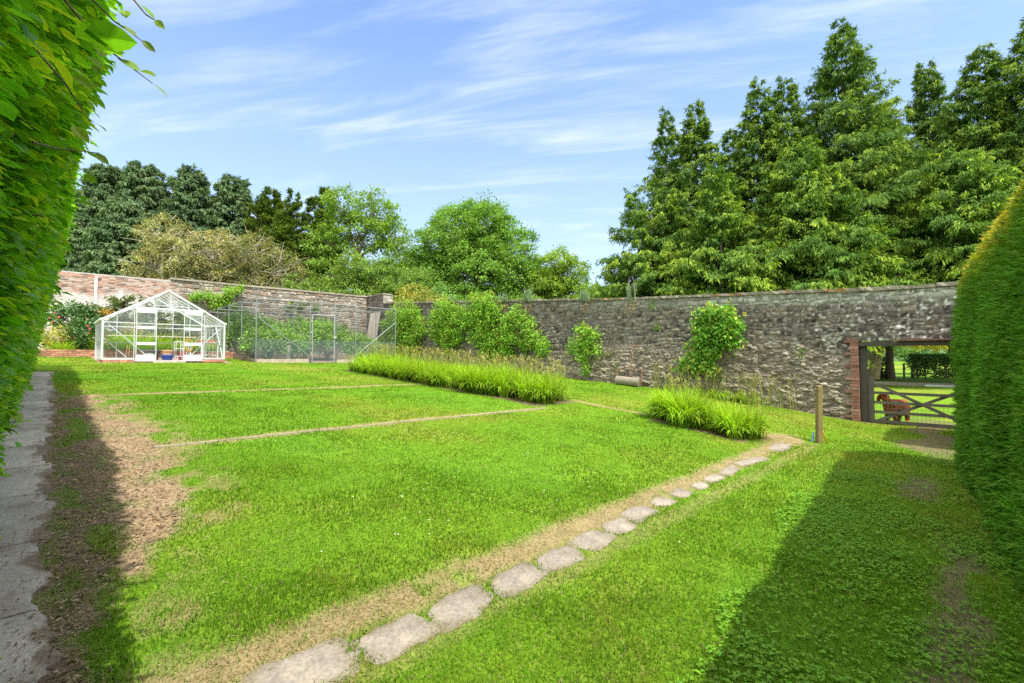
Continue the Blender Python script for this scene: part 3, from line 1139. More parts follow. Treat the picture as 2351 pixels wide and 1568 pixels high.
    def slab(y0, y1, zb, n):
        yy = np.linspace(y0, y1, n)
        tt = np.where(yy < 27.69, right_top(yy), 5.72)
        bb = np.full(n, zb) if zb is not None else zg(np.full(n, WALL_X), yy) - 0.3
        q = []
        for y, a, b in zip(yy, bb, tt):
            q += [(WALL_X + 0.06, y, a), (WALL_X + THICK, y, a), (WALL_X + THICK, y, b), (WALL_X + 0.06, y, b)]
        f = []
        for k in range(n - 1):
            a = 4 * k
            f += [(a, a + 1, a + 5, a + 4), (a + 1, a + 2, a + 6, a + 5), (a + 2, a + 3, a + 7, a + 6), (a + 3, a, a + 4, a + 7)]
        e = 4 * (n - 1)
        f += [(0, 3, 2, 1), (e, e + 1, e + 2, e + 3)]
        body.add(np.array(q) - O, None, f, cb)
    slab(-11, OPEN_V0, None, 10)
    slab(OPEN_V0 + 0.001, OPEN_V1 - 0.001, LINTEL_Z + 0.02, 6)
    slab(OPEN_V1, 27.68, None, 40)
    slab(27.7, 30.0, None, 4)
    body.build('wall_core', M_STONE, root)
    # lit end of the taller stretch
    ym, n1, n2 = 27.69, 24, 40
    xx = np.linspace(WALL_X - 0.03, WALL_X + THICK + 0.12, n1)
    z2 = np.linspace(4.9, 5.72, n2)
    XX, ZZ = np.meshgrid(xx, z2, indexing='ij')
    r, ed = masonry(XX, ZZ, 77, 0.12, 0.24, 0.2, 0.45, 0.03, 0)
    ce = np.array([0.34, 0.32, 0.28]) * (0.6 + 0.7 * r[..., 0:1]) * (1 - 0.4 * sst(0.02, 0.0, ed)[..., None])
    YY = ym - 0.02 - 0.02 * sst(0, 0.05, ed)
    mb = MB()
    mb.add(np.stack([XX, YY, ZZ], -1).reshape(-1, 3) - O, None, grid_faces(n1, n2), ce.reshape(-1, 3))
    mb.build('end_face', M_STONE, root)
    # coping slabs
    rng = np.random.default_rng(5)
    cp = MB()
    y = -10.0
    while y < 29.9:
        ln = rng.uniform(0.6, 1.1)
        y1 = y + ln
        tall = y > 27.6
        if not tall and y1 > 27.6:
            y1 = 27.6
        y1 = min(y1, 30.1)
        za = 5.72 if tall else float(right_top(y))
        zb = 5.72 if tall else float(right_top(y1))
        dz = rng.uniform(-0.008, 0.012)
        th = rng.uniform(0.075, 0.1)
        xo = rng.uniform(-0.015, 0.02)
        w = THICK + 0.16
        nn = 8
        ys = np.linspace(y + 0.006, y1 - 0.006, nn)
        q, cc = [], []
        tone = rng.uniform(0.75, 1.2)
        for k, yy in enumerate(ys):
            zz = za + (zb - za) * (yy - y) / max(y1 - y, 1e-3) + dz
            jr = 0.012 * rng.normal(0, 1, 4)
            q += [(WALL_X - 0.07 + xo + jr[0], yy, zz), (WALL_X - 0.08 + xo + jr[1], yy, zz + th + jr[2] * .5), (WALL_X - 0.08 + w, yy, zz + th), (WALL_X - 0.08 + w, yy, zz)]
            base = np.array([0.27, 0.245, 0.2]) * tone
            if fbm(np.array([yy * 5.2]), np.array([3.0]), seed=9)[0] > 0.66 and 0 < yy < 15:
                base = np.array([0.34, 0.2, 0.09])
            cc += [base * 0.9, base, base, base]
        f = []
        for k in range(nn - 1):
            a = 4 * k
            f += [(a, a + 4, a + 5, a + 1), (a + 1, a + 5, a + 6, a + 2), (a + 2, a + 6, a + 7, a + 3), (a + 3, a + 7, a + 4, a)]
        e = 4 * (nn - 1)
        f += [(0, 1, 2, 3), (e, e + 3, e + 2, e + 1)]
        cp.add(np.array(q) - O, None, f, np.array(cc))
        y = y1
        if not tall and abs(y - 27.6) < 1e-6:
            y = 27.62
    cp.build('coping', M_COPING, root)
    # brick quoins of the gateway
    bq = MB()
    z = float(zg(WALL_X, 2.0)) - 0.05
    k = 0
    bq.box(np.array([WALL_X + 0.228, OPEN_V1 + 0.09, 0.9]) - O, (0.56, 0.175, 2.24), col=(0.42, 0.33, 0.27))
    while z < LINTEL_Z + 0.02:
        h = rng.uniform(0.068, 0.078)
        ln = (0.19, 0.16, 0.31, 0.17)[k % 4] + rng.uniform(-0.01, 0.012)
        col = np.array([0.25, 0.115, 0.08]) * rng.uniform(0.6, 1.25) + rng.uniform(0, 0.07)
        bq.box(np.array([WALL_X - 0.06 + rng.uniform(-0.006, 0.006) + 0.1, OPEN_V1 + ln / 2, z + h / 2]) - O, (0.22, ln, h), col=col)
        bq.box(np.array([WALL_X + 0.2 + 0.13, OPEN_V1 + 0.045, z + h / 2]) - O, (0.22, 0.1, h), col=col * rng.uniform(0.8, 1.1))
        z += h + 0.012
        k += 1
    bq.build('brick_quoin', M_BRICK, root)
    # timber lintel and frame
    lb = MB()
    lb.box(np.array([WALL_X + 0.16, 0.435, LINTEL_Z - 0.085]) - O, (0.46, 3.56, 0.12), col=(0.06, 0.055, 0.045))
    lb.box(np.array([WALL_X + 0.02, 0.03, LINTEL_Z + 0.0]) - O, (0.3, 2.7, 0.05), col=(0.15, 0.085, 0.06))
    lb.build('lintel', M_WOOD, root)
    return root


right_wall = build_right_wall()


def build_back_wall():
    O = np.array([8.0, BACK_Y, 1.9])
    root = thing('brick_wall', 'pale patched wall of brick and stone behind the greenhouse and cage', 'wall', tuple(O))
    Xs = np.concatenate([np.arange(-4.0, 4.6, 0.028), np.arange(4.6, WALL_X + 0.01, 0.04)])
    nz = 200
    t = np.linspace(0, 1, nz)
    top = np.where(Xs < 4.5, np.interp(Xs, [-4, 0.2, 4.5], [5.5, 5.55, 5.66]), np.interp(Xs, [4.5, 15.6], [5.66, 5.72]))
    bot = zg(Xs, np.full_like(Xs, BACK_Y)) - 0.2
    X = np.repeat(Xs[:, None], nz, 1)
    Z = bot[:, None] + (top - bot)[:, None] * t[None]
    rb, eb = masonry(X, Z, 31, 0.075, 0.085, 0.2, 0.25, 0.008, 0)
    rs, es = masonry(X, Z, 33, 0.13, 0.36, 0.18, 0.55, 0.15, 0)
    isb = sst(0.25, -0.25, X - 4.6 + 0.8 * (fbm(X * 0 + 3, Z * 1.5, seed=3) - 0.5))
    n1 = fbm(X * 0.9, Z * 1.1, seed=34)
    n2 = fbm(X * 4, Z * 5, seed=35)
    br = np.array([0.27, 0.16, 0.115]) * (0.35 + 1.1 * rb[..., 0:1]) + 0.03
    gl = sst(0.45, 0.7, rb[..., 1] * 0.5 + n1 * 0.6)[..., None]        # limewashed bricks
    br = br * (1 - 0.75 * gl) + np.array([0.40, 0.355, 0.32]) * 0.75 * gl
    red = sst(0.56, 0.68, n1 + 0.1 * (rb[..., 2] - .5))[..., None]
    br = br * (1 - 0.6 * red) + np.array([0.46, 0.15, 0.07]) * 0.6 * red
    br = br * (1 - 0.5 * sst(0.014, 0.0, eb)[..., None]) + np.array([0.36, 0.32, 0.29]) * 0.5 * sst(0.014, 0.0, eb)[..., None]
    # old render below
    rend = sst(0.15, -0.15, (Z - 4.72) + 0.8 * (fbm(X * 0.8, Z * 0.6, seed=36) - 0.5))[..., None]
    wh = np.array([0.58, 0.55, 0.53]) * (0.65 + 0.6 * n2[..., None])
    dk = sst(0.5, 0.7, fbm(X * 1.3, Z * 0.9, seed=38))[..., None]
    wh = wh * (1 - 0.5 * dk) + np.array([0.26, 0.23, 0.21]) * 0.5 * dk
    br = br * (1 - rend) + wh * rend
    sc = np.array([0.29, 0.26, 0.22]) * (0.55 + 0.8 * rs[..., 0:1]) * (0.75 + 0.5 * n2[..., None])
    sc = sc * (1 - 0.45 * (rs[..., 2:3] > 0.9) * np.array([0.3, 0.6, 0.8]))
    js = sst(0.028, 0.004, es)[..., None]
    sc = sc * (1 - 0.62 * js) + np.array([0.17, 0.15, 0.125]) * 0.5 * js
    C = br * isb[..., None] + sc * (1 - isb[..., None])
    disp = isb * (0.008 * sst(0, 0.02, eb)) + (1 - isb) * ((0.02 + 0.04 * rs[..., 1]) * sst(0, 0.05, es)) + 0.012 * (n2 - 0.5)
    Y = BACK_Y - disp
    mb = MB()
    nb = int(np.searchsorted(Xs, 4.5))
    V = np.stack([X, Y, Z], -1)
    mb.add(V[:nb + 1].reshape(-1, 3) - O, None, grid_faces(nb + 1, nz), C[:nb + 1].reshape(-1, 3))
    mb.build('brick_face', M_BRICK, root)
    mb = MB()
    mb.add(V[nb:].reshape(-1, 3) - O, None, grid_faces(len(Xs) - nb, nz), C[nb:].reshape(-1, 3))
    mb.build('stone_face', M_STONE, root)
    mb = MB()
    mb.box(np.array([0.25, BACK_Y + 0.33, 3.6]) - O, (8.5, 0.5, 3.9), col=(0.35, 0.28, 0.22))
    mb.box(np.array([10.05, BACK_Y + 0.33, 3.66]) - O, (11.1, 0.5, 4.1), col=(0.3, 0.27, 0.23))
    mb.build('wall_core', M_STONE, root)
    rng = np.random.default_rng(8)
    cp = MB()
    x = 4.4
    while x < WALL_X + 0.1:
        ln = rng.uniform(0.7, 1.2)
        x1 = min(x + ln, WALL_X + 0.15)
        z = float(np.interp(x, [4.5, 15.6], [5.66, 5.72])) + rng.uniform(-0.01, 0.01)
        cp.box(np.array([(x + x1) / 2, BACK_Y + 0.27, z + 0.05]) - O, (x1 - x - 0.01, 0.72, 0.1), col=np.array([0.3, 0.27, 0.21]) * rng.uniform(0.8, 1.15))
        x = x1
    cp.build('coping', M_COPING, root)
    mb = MB()
    mb.box(np.array([0.25, BACK_Y + 0.3, 5.575]) - O, (8.5, 0.62, 0.05), col=(0.42, 0.42, 0.42))
    mb.build('capping', M_CONC, root)
    # white conduit up the brickwork
    pd = depth_on_y(216, BACK_Y)
    px = P(216, pd)[0]
    pp = MB()
    pp.tube([(px, BACK_Y - 0.07, 1.9), (px, BACK_Y - 0.07, 3.5), (px, BACK_Y - 0.07, 5.45)], 0.055, 8, (0.85, 0.83, 0.82))
    for z in (2.6, 3.8, 5.0):
        pp.box((px, BACK_Y - 0.05, z), (0.14, 0.06, 0.05), col=(0.7, 0.68, 0.66))
    o = pp.build('wall_pipe', M_PLAST, origin=(px, BACK_Y - 0.07, 1.9))
    tag(o, 'thin white pipe running up the limewashed brick wall', 'pipe')
    return root


back_wall = build_back_wall()


# ------------------------------------------------------------------ trees
def trunk_mb(mb, pts, r, col, n=9):
    mb.tube(pts, r, n, col)


def conifer(name, label, x, ytip, d, R, seed, cb=0.8, colour=(0.045, 0.095, 0.022), tip=(0.13, 0.19, 0.03), dens=1.0, droop=0.35, peaks=1, slim=0.75, group=None,
            leafL=0.21, full=0.0, bare=False, lean=0.0, cat='tree', btip=None):
    """tall conifer: tapered trunk, whorled boughs carrying hanging sprays"""
    X0, Y0 = P(x, d)
    z0 = float(zg(X0, Y0))
    H = zpix(ytip, d) - z0
    rng = np.random.default_rng(seed)
    root = thing(name, label, cat, (X0, Y0, z0), 0, group)
    tb = MB()
    zz = np.linspace(0, H * 0.9, 14)
    wob = 0.12 * np.sin(zz * 0.5 + seed)
    pts = np.stack([wob + lean * zz * 0.7071, 0.1 * np.cos(zz * 0.4 + seed) - lean * zz * 0.7071, zz - 0.2], 1)
    tr = 0.0125 * H * (1 - zz / (H * 0.92)) ** 0.9 + 0.015
    tr[0] *= 1.25
    trunk_mb(tb, pts, tr, (0.13, 0.10, 0.08))
    cm = MB()
    nb = int(19 * H * dens)
    t = np.sort(rng.beta(1.0, 1.25, nb))
    t = cb / H + (1 - cb / H) * t
    az = np.arange(nb) * 2.399963 + rng.normal(0, 0.5, nb)
    tt = (t - cb / H) / (1 - cb / H)
    prof = np.minimum(1, (tt + 0.12) / 0.2) * (1 - tt) ** slim
    lob = 0.7 + 0.6 * fbm(np.cos(az) * 1.3 + 5, np.sin(az) * 1.3 + 5, tt * 5, seed=seed)
    lump = 0.72 + 0.56 * fbm(np.cos(az) * 2.5 + 9, np.sin(az) * 2.5 + 9, tt * 13, seed=seed + 5, oct=2)
    ln = R * prof * (lob * lump * (1 - full) + full * (0.85 + 0.3 * lump * lob)) * (rng.uniform(0.62, 1.22, nb) * (1 - full) + full * rng.uniform(0.85, 1.05, nb)) + 0.3
    peak_off = np.zeros((nb, 2))
    if peaks > 1:
        pk = rng.integers(0, peaks, nb)
        ang = pk / peaks * 6.28 + seed
        amp = R * 0.3 * sst(0.1, 0.5, tt)
        peak_off = np.stack([np.cos(ang), np.sin(ang)], 1) * amp[:, None]
        ln = ln * (1 - 0.35 * sst(0.4, 0.8, tt))
    rise = 0.9 - 0.5 * (1 - tt) + rng.normal(0, 0.16, nb)        # boughs climb near the top
    D = np.stack([np.cos(az), np.sin(az)], 1)
    bx = np.interp(t * H, zz, pts[:, 0])
    bx = bx + np.maximum(t * H - zz[-1], 0) * lean * 0.7071
    by = np.interp(t * H, zz, pts[:, 1]) - np.maximum(t * H - zz[-1], 0) * lean * 0.7071
    # each bough is a fan: side shoots left and right of its axis, every shoot set with narrow drooping sprays
    K = np.clip((ln * 8.5 + 3).astype(int), 6, 44)
    idx = np.repeat(np.arange(nb), K)
    s = rng.uniform(0.12, 1.0, len(idx)) ** 0.8
    lb = ln[idx]
    side = np.stack([-D[idx, 1], D[idx, 0], 0 * s], 1)
    fwd = np.stack([D[idx, 0], D[idx, 1], 0 * s], 1)
    sag = droop * (0.55 + 0.6 * (1 - tt[idx]))

    def axis_pt(q, f):
        return np.stack([D[q, 0] * f * ln[q] + bx[q] + peak_off[q, 0], D[q, 1] * f * ln[q] + by[q] + peak_off[q, 1],
                         t[q] * H + rise[q] * f * ln[q] - droop * (0.55 + 0.6 * (1 - tt[q])) * ln[q] * f * f], 1)
    p0 = axis_pt(idx, s)
    sgn = np.where(rng.uniform(0, 1, len(idx)) < 0.5, -1.0, 1.0)
    sl = (0.16 + 0.30 * lb * (1 - s) + 0.10 * lb) * rng.uniform(0.6, 1.2, len(idx))
    sd_ = fwd * 0.75 + side * (sgn * rng.uniform(0.35, 0.95, len(idx)))[:, None] + np.array([0, 0, 1.0]) * (rise[idx] * 0.45 - sag * 1.3 * s + rng.normal(0, 0.22, len(idx)))[:, None]
    sd_ = unit(sd_)
    tone_b = rng.uniform(0, 1, nb) ** 1.3
    m = 10
    ii = np.repeat(np.arange(len(idx)), m)
    f = rng.uniform(0.05, 1.0, len(ii))
    cc = p0[ii] + sd_[ii] * (f * sl[ii])[:, None] - np.array([0, 0, 1.0]) * (0.35 * droop * sl[ii] * f * f)[:, None] + rng.normal(0, 0.045, (len(ii), 3))
    n = len(ii)
    dd = sd_[ii] * 0.8 + rng.normal(0, 0.32, (n, 3))
    dd[:, 2] -= droop * rng.uniform(0.3, 2.4, n)
    nn = rng.normal(0, 0.4, (n, 3)) + np.array([0, 0, 1.0]) + fwd[ii] * 0.5
    ss = s[ii] * 0.5 + 0.5 * f
    mixf = np.clip(1.0 * sst(0.3, 0.95, ss) * (0.1 + 1.05 * tone_b[idx][ii]) + rng.normal(0, 0.08, n), 0, 1)  # paler shoot tips: new growth, with lit tips painted into the colour
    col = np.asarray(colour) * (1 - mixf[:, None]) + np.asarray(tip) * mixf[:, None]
    col = jitter_col(col, n, rng, 0.22, 0.15)
    L = leafL * rng.uniform(0.6, 1.3, n) * 1.15
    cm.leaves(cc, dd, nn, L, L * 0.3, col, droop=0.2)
    # some visible boughs
    bb = np.argsort(-ln)[:70]
    for q in bb[::2]:
        p0 = np.array([bx[q], by[q], t[q] * H])
        mid = p0 + np.array([D[q, 0], D[q, 1], 0]) * ln[q] * 0.5 + np.array([0, 0, rise[q] * ln[q] * 0.5 - droop * ln[q] * 0.25])
        e = p0 + np.array([D[q, 0], D[q, 1], 0]) * ln[q] * 0.85 + np.array([0, 0, rise[q] * ln[q] * 0.85 - droop * ln[q] * 0.7])
        tb.tube([p0, mid, e], [0.05, 0.03, 0.012], 5, (0.17, 0.14, 0.12), cap=False)
    tb.build('trunk', M_BARK, root, smooth=True)
    cm.build('crown', M_NEEDLE, root)
    return root


def broadleaf(name, label, x, d, H, lobes, seed, colour, leafL=0.22, per=420, tcol=(0.16, 0.14, 0.11), group=None, z0=None, clump=0.8, trunk_r=None, cat='tree', limbs=True, hollow=0.35,
              mat_=None, pale=None, pale_f=0.0, twigs=0, twigcol=(0.4, 0.35, 0.28), shell=0.5, trunk_lean=(0, 0)):
    """crown made of lobes (dx along image right, dy along depth, z, r); clumps of leaves through the volume"""
    X0, Y0 = P(x, d)
    if z0 is None:
        z0 = float(zg(X0, Y0))
    rng = np.random.default_rng(seed)
    root = thing(name, label, cat, (X0, Y0, z0), 0, group)
    rt = np.array([1, -1, 0]) / S2
    fw = np.array([1, 1, 0]) / S2
    tb, cm = MB(), MB()
    trunk_r = trunk_r or 0.022 * H
    th = min(q[2] for q in lobes) * 0.8 + 0.3
    lean = rt * trunk_lean[0] + fw * trunk_lean[1]
    zz = np.linspace(-0.3, H * 0.62, 10)
    pts = np.stack([0.15 * np.sin(zz * 0.7 + seed), 0.15 * np.cos(zz * 0.6 + seed), zz], 1) + lean[None] * (zz[:, None] / H)
    tb.tube(pts, np.linspace(trunk_r, trunk_r * 0.3, 10), 9, tcol)
    tot = sum(q[3] ** 2 for q in lobes)
    for (dx, dy, z, r) in lobes:
        c0 = rt * dx + fw * dy + np.array([0, 0, z])
        nc = max(6, int(r * r * 8.5 / (clump * clump)))
        u = unit(rng.normal(0, 1, (nc, 3)))
        rad = r * (hollow + (1 - hollow) * rng.uniform(0, 1, nc) ** shell)
        rad = rad * (0.72 + 0.5 * fbm(u[:, 0] * 1.8 + 4, u[:, 1] * 1.8 + 4, u[:, 2] * 1.8 + 4, seed=seed))
        cl = c0 + u * rad[:, None] * np.array([1, 1, 0.92])
        if limbs:
            # limb from the trunk to the lobe, then twigs to some clumps
            zt = max(th * 0.6, min(z - 0.5 * r, H * 0.55))
            p0 = np.array([np.interp(zt, zz, pts[:, 0]), np.interp(zt, zz, pts[:, 1]), zt])
            mid = (p0 + c0) / 2 + np.array([0, 0, 0.08 * r])
            tb.tube([p0, mid, c0], [trunk_r * 0.45, trunk_r * 0.3, trunk_r * 0.14], 6, tcol, cap=False)
            for q in range(0, nc, 3):
                a = c0 * 0.65 + p0 * 0.35 + rng.normal(0, 0.1, 3)
                mm = (a + cl[q]) / 2 + rng.normal(0, 0.12, 3)
                tb.tube([a, mm, cl[q]], [trunk_r * 0.12 + 0.015, 0.025, 0.01], 4, tcol, cap=False)
        per_ = max(30, int(per * clump))
        n = nc * per_ // 5
        k = rng.integers(0, nc, n)
        sz = clump * rng.uniform(0.6, 1.2, nc)
        g = rng.normal(0, 0.42, (n, 3)) * sz[k][:, None] * np.array([1, 1, 0.6])
        pos = cl[k] + g
        out = unit(pos - (c0 - np.array([0, 0, r * 0.3])))
        dd = out * 0.5 + rng.normal(0, 0.7, (n, 3)) - np.array([0, 0, 0.25])
        nn = out * 0.5 + np.array([0, 0, 0.8]) + rng.normal(0, 0.55, (n, 3))
        tone = rng.uniform(0.75, 1.25, nc)
        col = np.asarray(colour) * tone[k][:, None]
        if pale is not None:
            pm = (rng.uniform(0, 1, nc) < pale_f)[k]
            col[pm] = np.asarray(pale) * tone[k][pm][:, None]
        col = jitter_col(col, n, rng, 0.28, 0.15)
        L = leafL * 0.85 * rng.uniform(0.6, 1.3, n)
        cm.leaves(pos, dd, nn, L, L * 0.62, col, droop=0.1)
        if twigs:
            for q in range(twigs):
                a = c0 + unit(rng.normal(0, 1, 3)) * r * rng.uniform(0.3, 0.7)
                o_ = unit(a - c0 + np.array([0, 0, 0.1])) * r * rng.uniform(0.35, 0.65)
                b = a + o_ * 0.5 + rng.normal(0, 0.18, 3)
                e = a + o_ + rng.normal(0, 0.25, 3) - np.array([0, 0, 0.15 * r])
                tb.tube([a, b, e], [0.03, 0.022, 0.008], 4, twigcol, cap=False)
                e2 = b + rng.normal(0, 0.4, 3) + o_ * 0.3
                tb.tube([b, (b + e2) / 2, e2], [0.02, 0.014, 0.006], 4, twigcol, cap=False)
    tb.build('trunk', M_BARK, root, smooth=True)
    cm.build('crown', mat_ or M_LEAF, root)
    return root


def build_conifers_right():
    g = 'tall conifers behind the stone wall'
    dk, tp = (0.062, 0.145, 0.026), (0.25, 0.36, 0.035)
    spec = [
        ('twin-tipped conifer at the left end of the tall row behind the stone wall', 1536, 262, 35, 5.2, 101, 1.0, 2),
        ('pointed conifer just right of the twin-tipped one behind the stone wall', 1604, 232, 33, 3.9, 102, 2.8, 1),
        ('slender conifer with a hooked tip left of the middle of the tall row', 1748, 178, 34, 4.4, 103, 2.5, 1),
        ('slender conifer with an open ragged tip right beside the hooked one', 1815, 166, 33, 4.2, 104, 2.5, 1),
        ('tallest conifer of all, its tip reaching the top of the sky', 1950, 36, 32, 6.6, 105, 3.8, 1),
        ('narrow conifer tip standing right of the tallest one', 2222, 135, 36, 4.6, 106, 5.0, 1),
        ('broad conifer with a wide pale crown near the right edge', 2272, 96, 31, 5.6, 107, 4.4, 1),
        ('conifer cut off by the right edge of the photo with only its boughs in view', 2400, 20, 29, 5.4, 108, 4.2, 1),
        ('lower bright green conifer in front of the twin-tipped one', 1500, 430, 31, 3.6, 109, 0.8, 2),
        ('lower bushy conifer below the hooked tip, close behind the wall coping', 1660, 385, 29, 3.6, 110, 1.8, 2),
        ('lower dense conifer below the tallest one, close behind the wall', 1840, 330, 29, 4.2, 111, 2.6, 1),
        ('conifer whose straight dark trunk stands in the middle of the gateway view', 2045, 230, 37, 5.0, 112, 5.4, 1),
        ('bright yellowish conifer above the gateway, left of the clipped yew', 2205, 350, 27, 4.0, 113, 4.2, 1),
        ('middling conifer filling the dip between the pointed and the hooked-tip conifers', 1682, 300, 37, 4.0, 116, 2.0, 1),
        ('small low conifer at the far left foot of the tall row', 1420, 590, 35, 2.6, 114, 0.5, 1),
        ('bushy conifer low behind the wall left of the gateway', 1900, 420, 28, 3.2, 115, 4.4, 2),
    ]
    for lab, x, y, d, R, sd, cb, pk in spec:
        low = 'lower' in lab or 'bright' in lab or 'bushy' in lab or 'small' in lab
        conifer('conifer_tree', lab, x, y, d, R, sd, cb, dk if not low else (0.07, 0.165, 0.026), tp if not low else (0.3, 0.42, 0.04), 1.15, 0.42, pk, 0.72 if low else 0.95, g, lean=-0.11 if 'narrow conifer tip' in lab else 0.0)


def build_conifers_left():
    g = 'blue-green conifers beyond the back wall'
    spec = [('rounded blue-green conifer nearest the beech hedge', 232, 384, 41, 2.9, 121, 1),
            ('broad blue-green conifer left of the pale straggly tree', 322, 376, 42, 3.1, 122, 1),
            ('blue-green conifer with a blunt top above the greenhouse ridge', 430, 388, 43, 2.9, 123, 1),
            ('right-hand blue-green conifer beside the spiky dark ones', 530, 406, 44, 2.7, 124, 1),
            ('short blue-green conifer filling the gap low behind the brick wall', 280, 470, 38, 3.0, 125, 1),
            ('blue-green conifer half hidden by the beech hedge', 172, 440, 40, 3.0, 126, 1)]
    for lab, x, y, d, R, sd, pk in spec:
        conifer('cypress_tree', lab, x, y, d, R, sd, 0.3, (0.075, 0.14, 0.065), (0.17, 0.25, 0.11), 2.3, 0.5, 1, 0.5, g, leafL=0.27, full=0.75)
    g = 'spiky dark conifers in the middle distance'
    spec = [('leftmost spiky conifer with upright feathery tips', 617, 437, 44, 3.4, 131, 1),
            ('spiky conifer in the middle of the three with upright tips', 690, 440, 43, 3.0, 132, 2),
            ('rightmost spiky conifer partly hidden by the airy ash tree', 742, 440, 44, 2.8, 133, 2),
            ('low spiky conifer beside the right-hand blue-green one', 648, 490, 42, 2.6, 134, 1)]
    for lab, x, y, d, R, sd, pk in spec:
        conifer('spiky_conifer', lab, x, y, d, R, sd, 0.3, (0.065, 0.13, 0.02), (0.17, 0.22, 0.03), 1.6, 0.0, pk, 0.8, g, leafL=0.27)


def build_broadleaf():
    pale = (0.33, 0.30, 0.13)
    broadleaf('holm_oak', 'pale straggly tree with a bare leaning trunk behind the greenhouse', 388, 36, 11.0,
              [(-0.6, 0, 9.2, 1.8), (-1.9, 0.3, 6.8, 1.8), (0.9, -0.2, 7.4, 1.8), (-2.8, 0, 4.6, 1.5), (0.2, 0.3, 5.0, 1.7), (-1.2, 0, 3.2, 1.5)], 201, (0.2, 0.215, 0.075), 0.2, 300, (0.5, 0.46, 0.4), 'pale straggly trees above the back wall',
              pale=(0.36, 0.345, 0.17), pale_f=0.6, twigs=26, clump=0.6, trunk_lean=(-1.0, 0))
    broadleaf('holm_oak', 'cream-leaved straggly tree in the middle of the pale clump', 488, 37, 10.4,
              [(0.2, 0, 8.4, 1.9), (-1.5, 0, 6.6, 1.7), (1.6, 0.2, 7.2, 1.8), (0.3, 0, 4.8, 1.9), (-1.4, 0, 3.2, 1.5)], 202, (0.18, 0.195, 0.07), 0.2, 300, (0.46, 0.42, 0.36), 'pale straggly trees above the back wall',
              pale=(0.37, 0.335, 0.165), pale_f=0.55, twigs=30, clump=0.6)
    broadleaf('holm_oak', 'greyish straggly bush with many dead twigs, right of the cream tree', 590, 36.5, 10.2,
              [(-0.2, 0, 8.0, 1.9), (-1.7, 0, 6.3, 1.6), (1.8, 0.2, 6.6, 1.9), (0.2, 0, 4.6, 2.1), (2.6, 0, 4.2, 1.6), (-1.2, 0, 3.0, 1.5), (1.4, 0, 2.8, 1.5)], 203, (0.15, 0.175, 0.055), 0.2, 300, (0.42, 0.38, 0.32), 'pale straggly trees above the back wall',
              pale=(0.28, 0.27, 0.11), pale_f=0.4, twigs=46, clump=0.6)
    gr = (0.17, 0.29, 0.035)
    broadleaf('ash_tree', 'airy light green ash tree with dark bare limbs showing, left of the round tree', 815, 41, 15.5,
              [(-1.2, 0, 13.4, 1.9), (1.6, 0.4, 13.2, 2.1), (0.2, 0, 11.0, 2.4), (-2.9, 0.2, 10.2, 2.0), (3.2, 0, 10.6, 1.9), (-2.7, 0, 7.2, 1.9), (3.4, 0, 7.8, 1.5), (0.4, 0.6, 7.6, 1.4)], 211, gr, 0.26, 300,
              (0.15, 0.13, 0.10), clump=0.75, hollow=0.25)
    broadleaf('round_tree', 'big round green tree in the centre beyond the walls', 1085, 45, 16.2,
              [(0, 0, 11.8, 4.4), (-2.8, 0, 10.6, 3.6), (3.0, 0.3, 10.6, 3.7), (-4.6, 0, 7.4, 3.0), (4.9, 0, 7.6, 3.0), (0.3, -1.4, 8.4, 4.0), (-1.6, 1.2, 13.2, 2.6), (1.8, 0.8, 13.2, 2.6), (3.4, -1.0, 4.6, 3.0), (-3.0, -.6, 4.4, 2.9), (0.2, -1.2, 4.4, 3.2), (5.8, 0, 4.4, 2.6), (-6.0, 0, 4.6, 2.6), (-5.0, 0.4, 9.4, 2.2), (-2.6, -1.0, 7.6, 3.0)], 212, (0.15, 0.29, 0.035), 0.26, 420,
              (0.14, 0.12, 0.09), clump=0.85, hollow=0.4, shell=0.4, trunk_r=0.22)
    broadleaf('lime_tree', 'yellow-green tree between the round tree and the tall conifers', 1292, 43, 11.8,
              [(1.0, 0.4, 5.2, 2.4), (-0.6, 0.3, 7.6, 2.2), (3.6, 0, 4.6, 1.6), (-0.5, 0, 9.6, 1.7), (1.1, 0.2, 8.8, 1.6), (-2.0, 0, 7.6, 1.8), (2.4, 0, 6.4, 1.6), (0.2, 0, 6.2, 2.1), (-1.8, 0, 4.4, 1.8), (2.6, 0, 3.9, 1.5), (0.6, 0, 3.4, 1.7)], 213, (0.2, 0.32, 0.03), 0.24, 360,
              (0.15, 0.13, 0.1), clump=0.7)
    broadleaf('hazel_tree', 'fresh green tree low between the yellow-green tree and the first tall conifers', 1352, 40, 7.6,
              [(0, 0, 5.6, 1.6), (-1.0, 0, 4.2, 1.7), (1.1, 0, 4.2, 1.5), (0, 0, 2.8, 1.7)], 214, (0.19, 0.31, 0.03), 0.24, 380, (0.15, 0.13, 0.1), clump=0.7)
    broadleaf('maple_tree', 'dense mid-green tree just right of the big round tree', 1238, 47, 12.0,
              [(0, 0, 8.6, 2.0), (-1.2, 0, 6.4, 2.1), (1.3, 0, 6.6, 2.1), (0, 0, 4.2, 2.4)], 216, (0.16, 0.29, 0.035), 0.26, 380, (0.15, 0.13, 0.1), clump=0.75)
    broadleaf('willow_tree', 'soft green tree filling the gap between the ash and the round tree', 915, 47, 12.5,
              [(0, 0, 9.8, 1.9), (-0.9, 0, 7.2, 2.1), (1.2, 0, 7.2, 2.0), (0, 0, 4.6, 2.4)], 215, (0.16, 0.29, 0.04), 0.26, 380, (0.15, 0.13, 0.1), clump=0.75)
    g = 'shrubs looking over the garden walls'
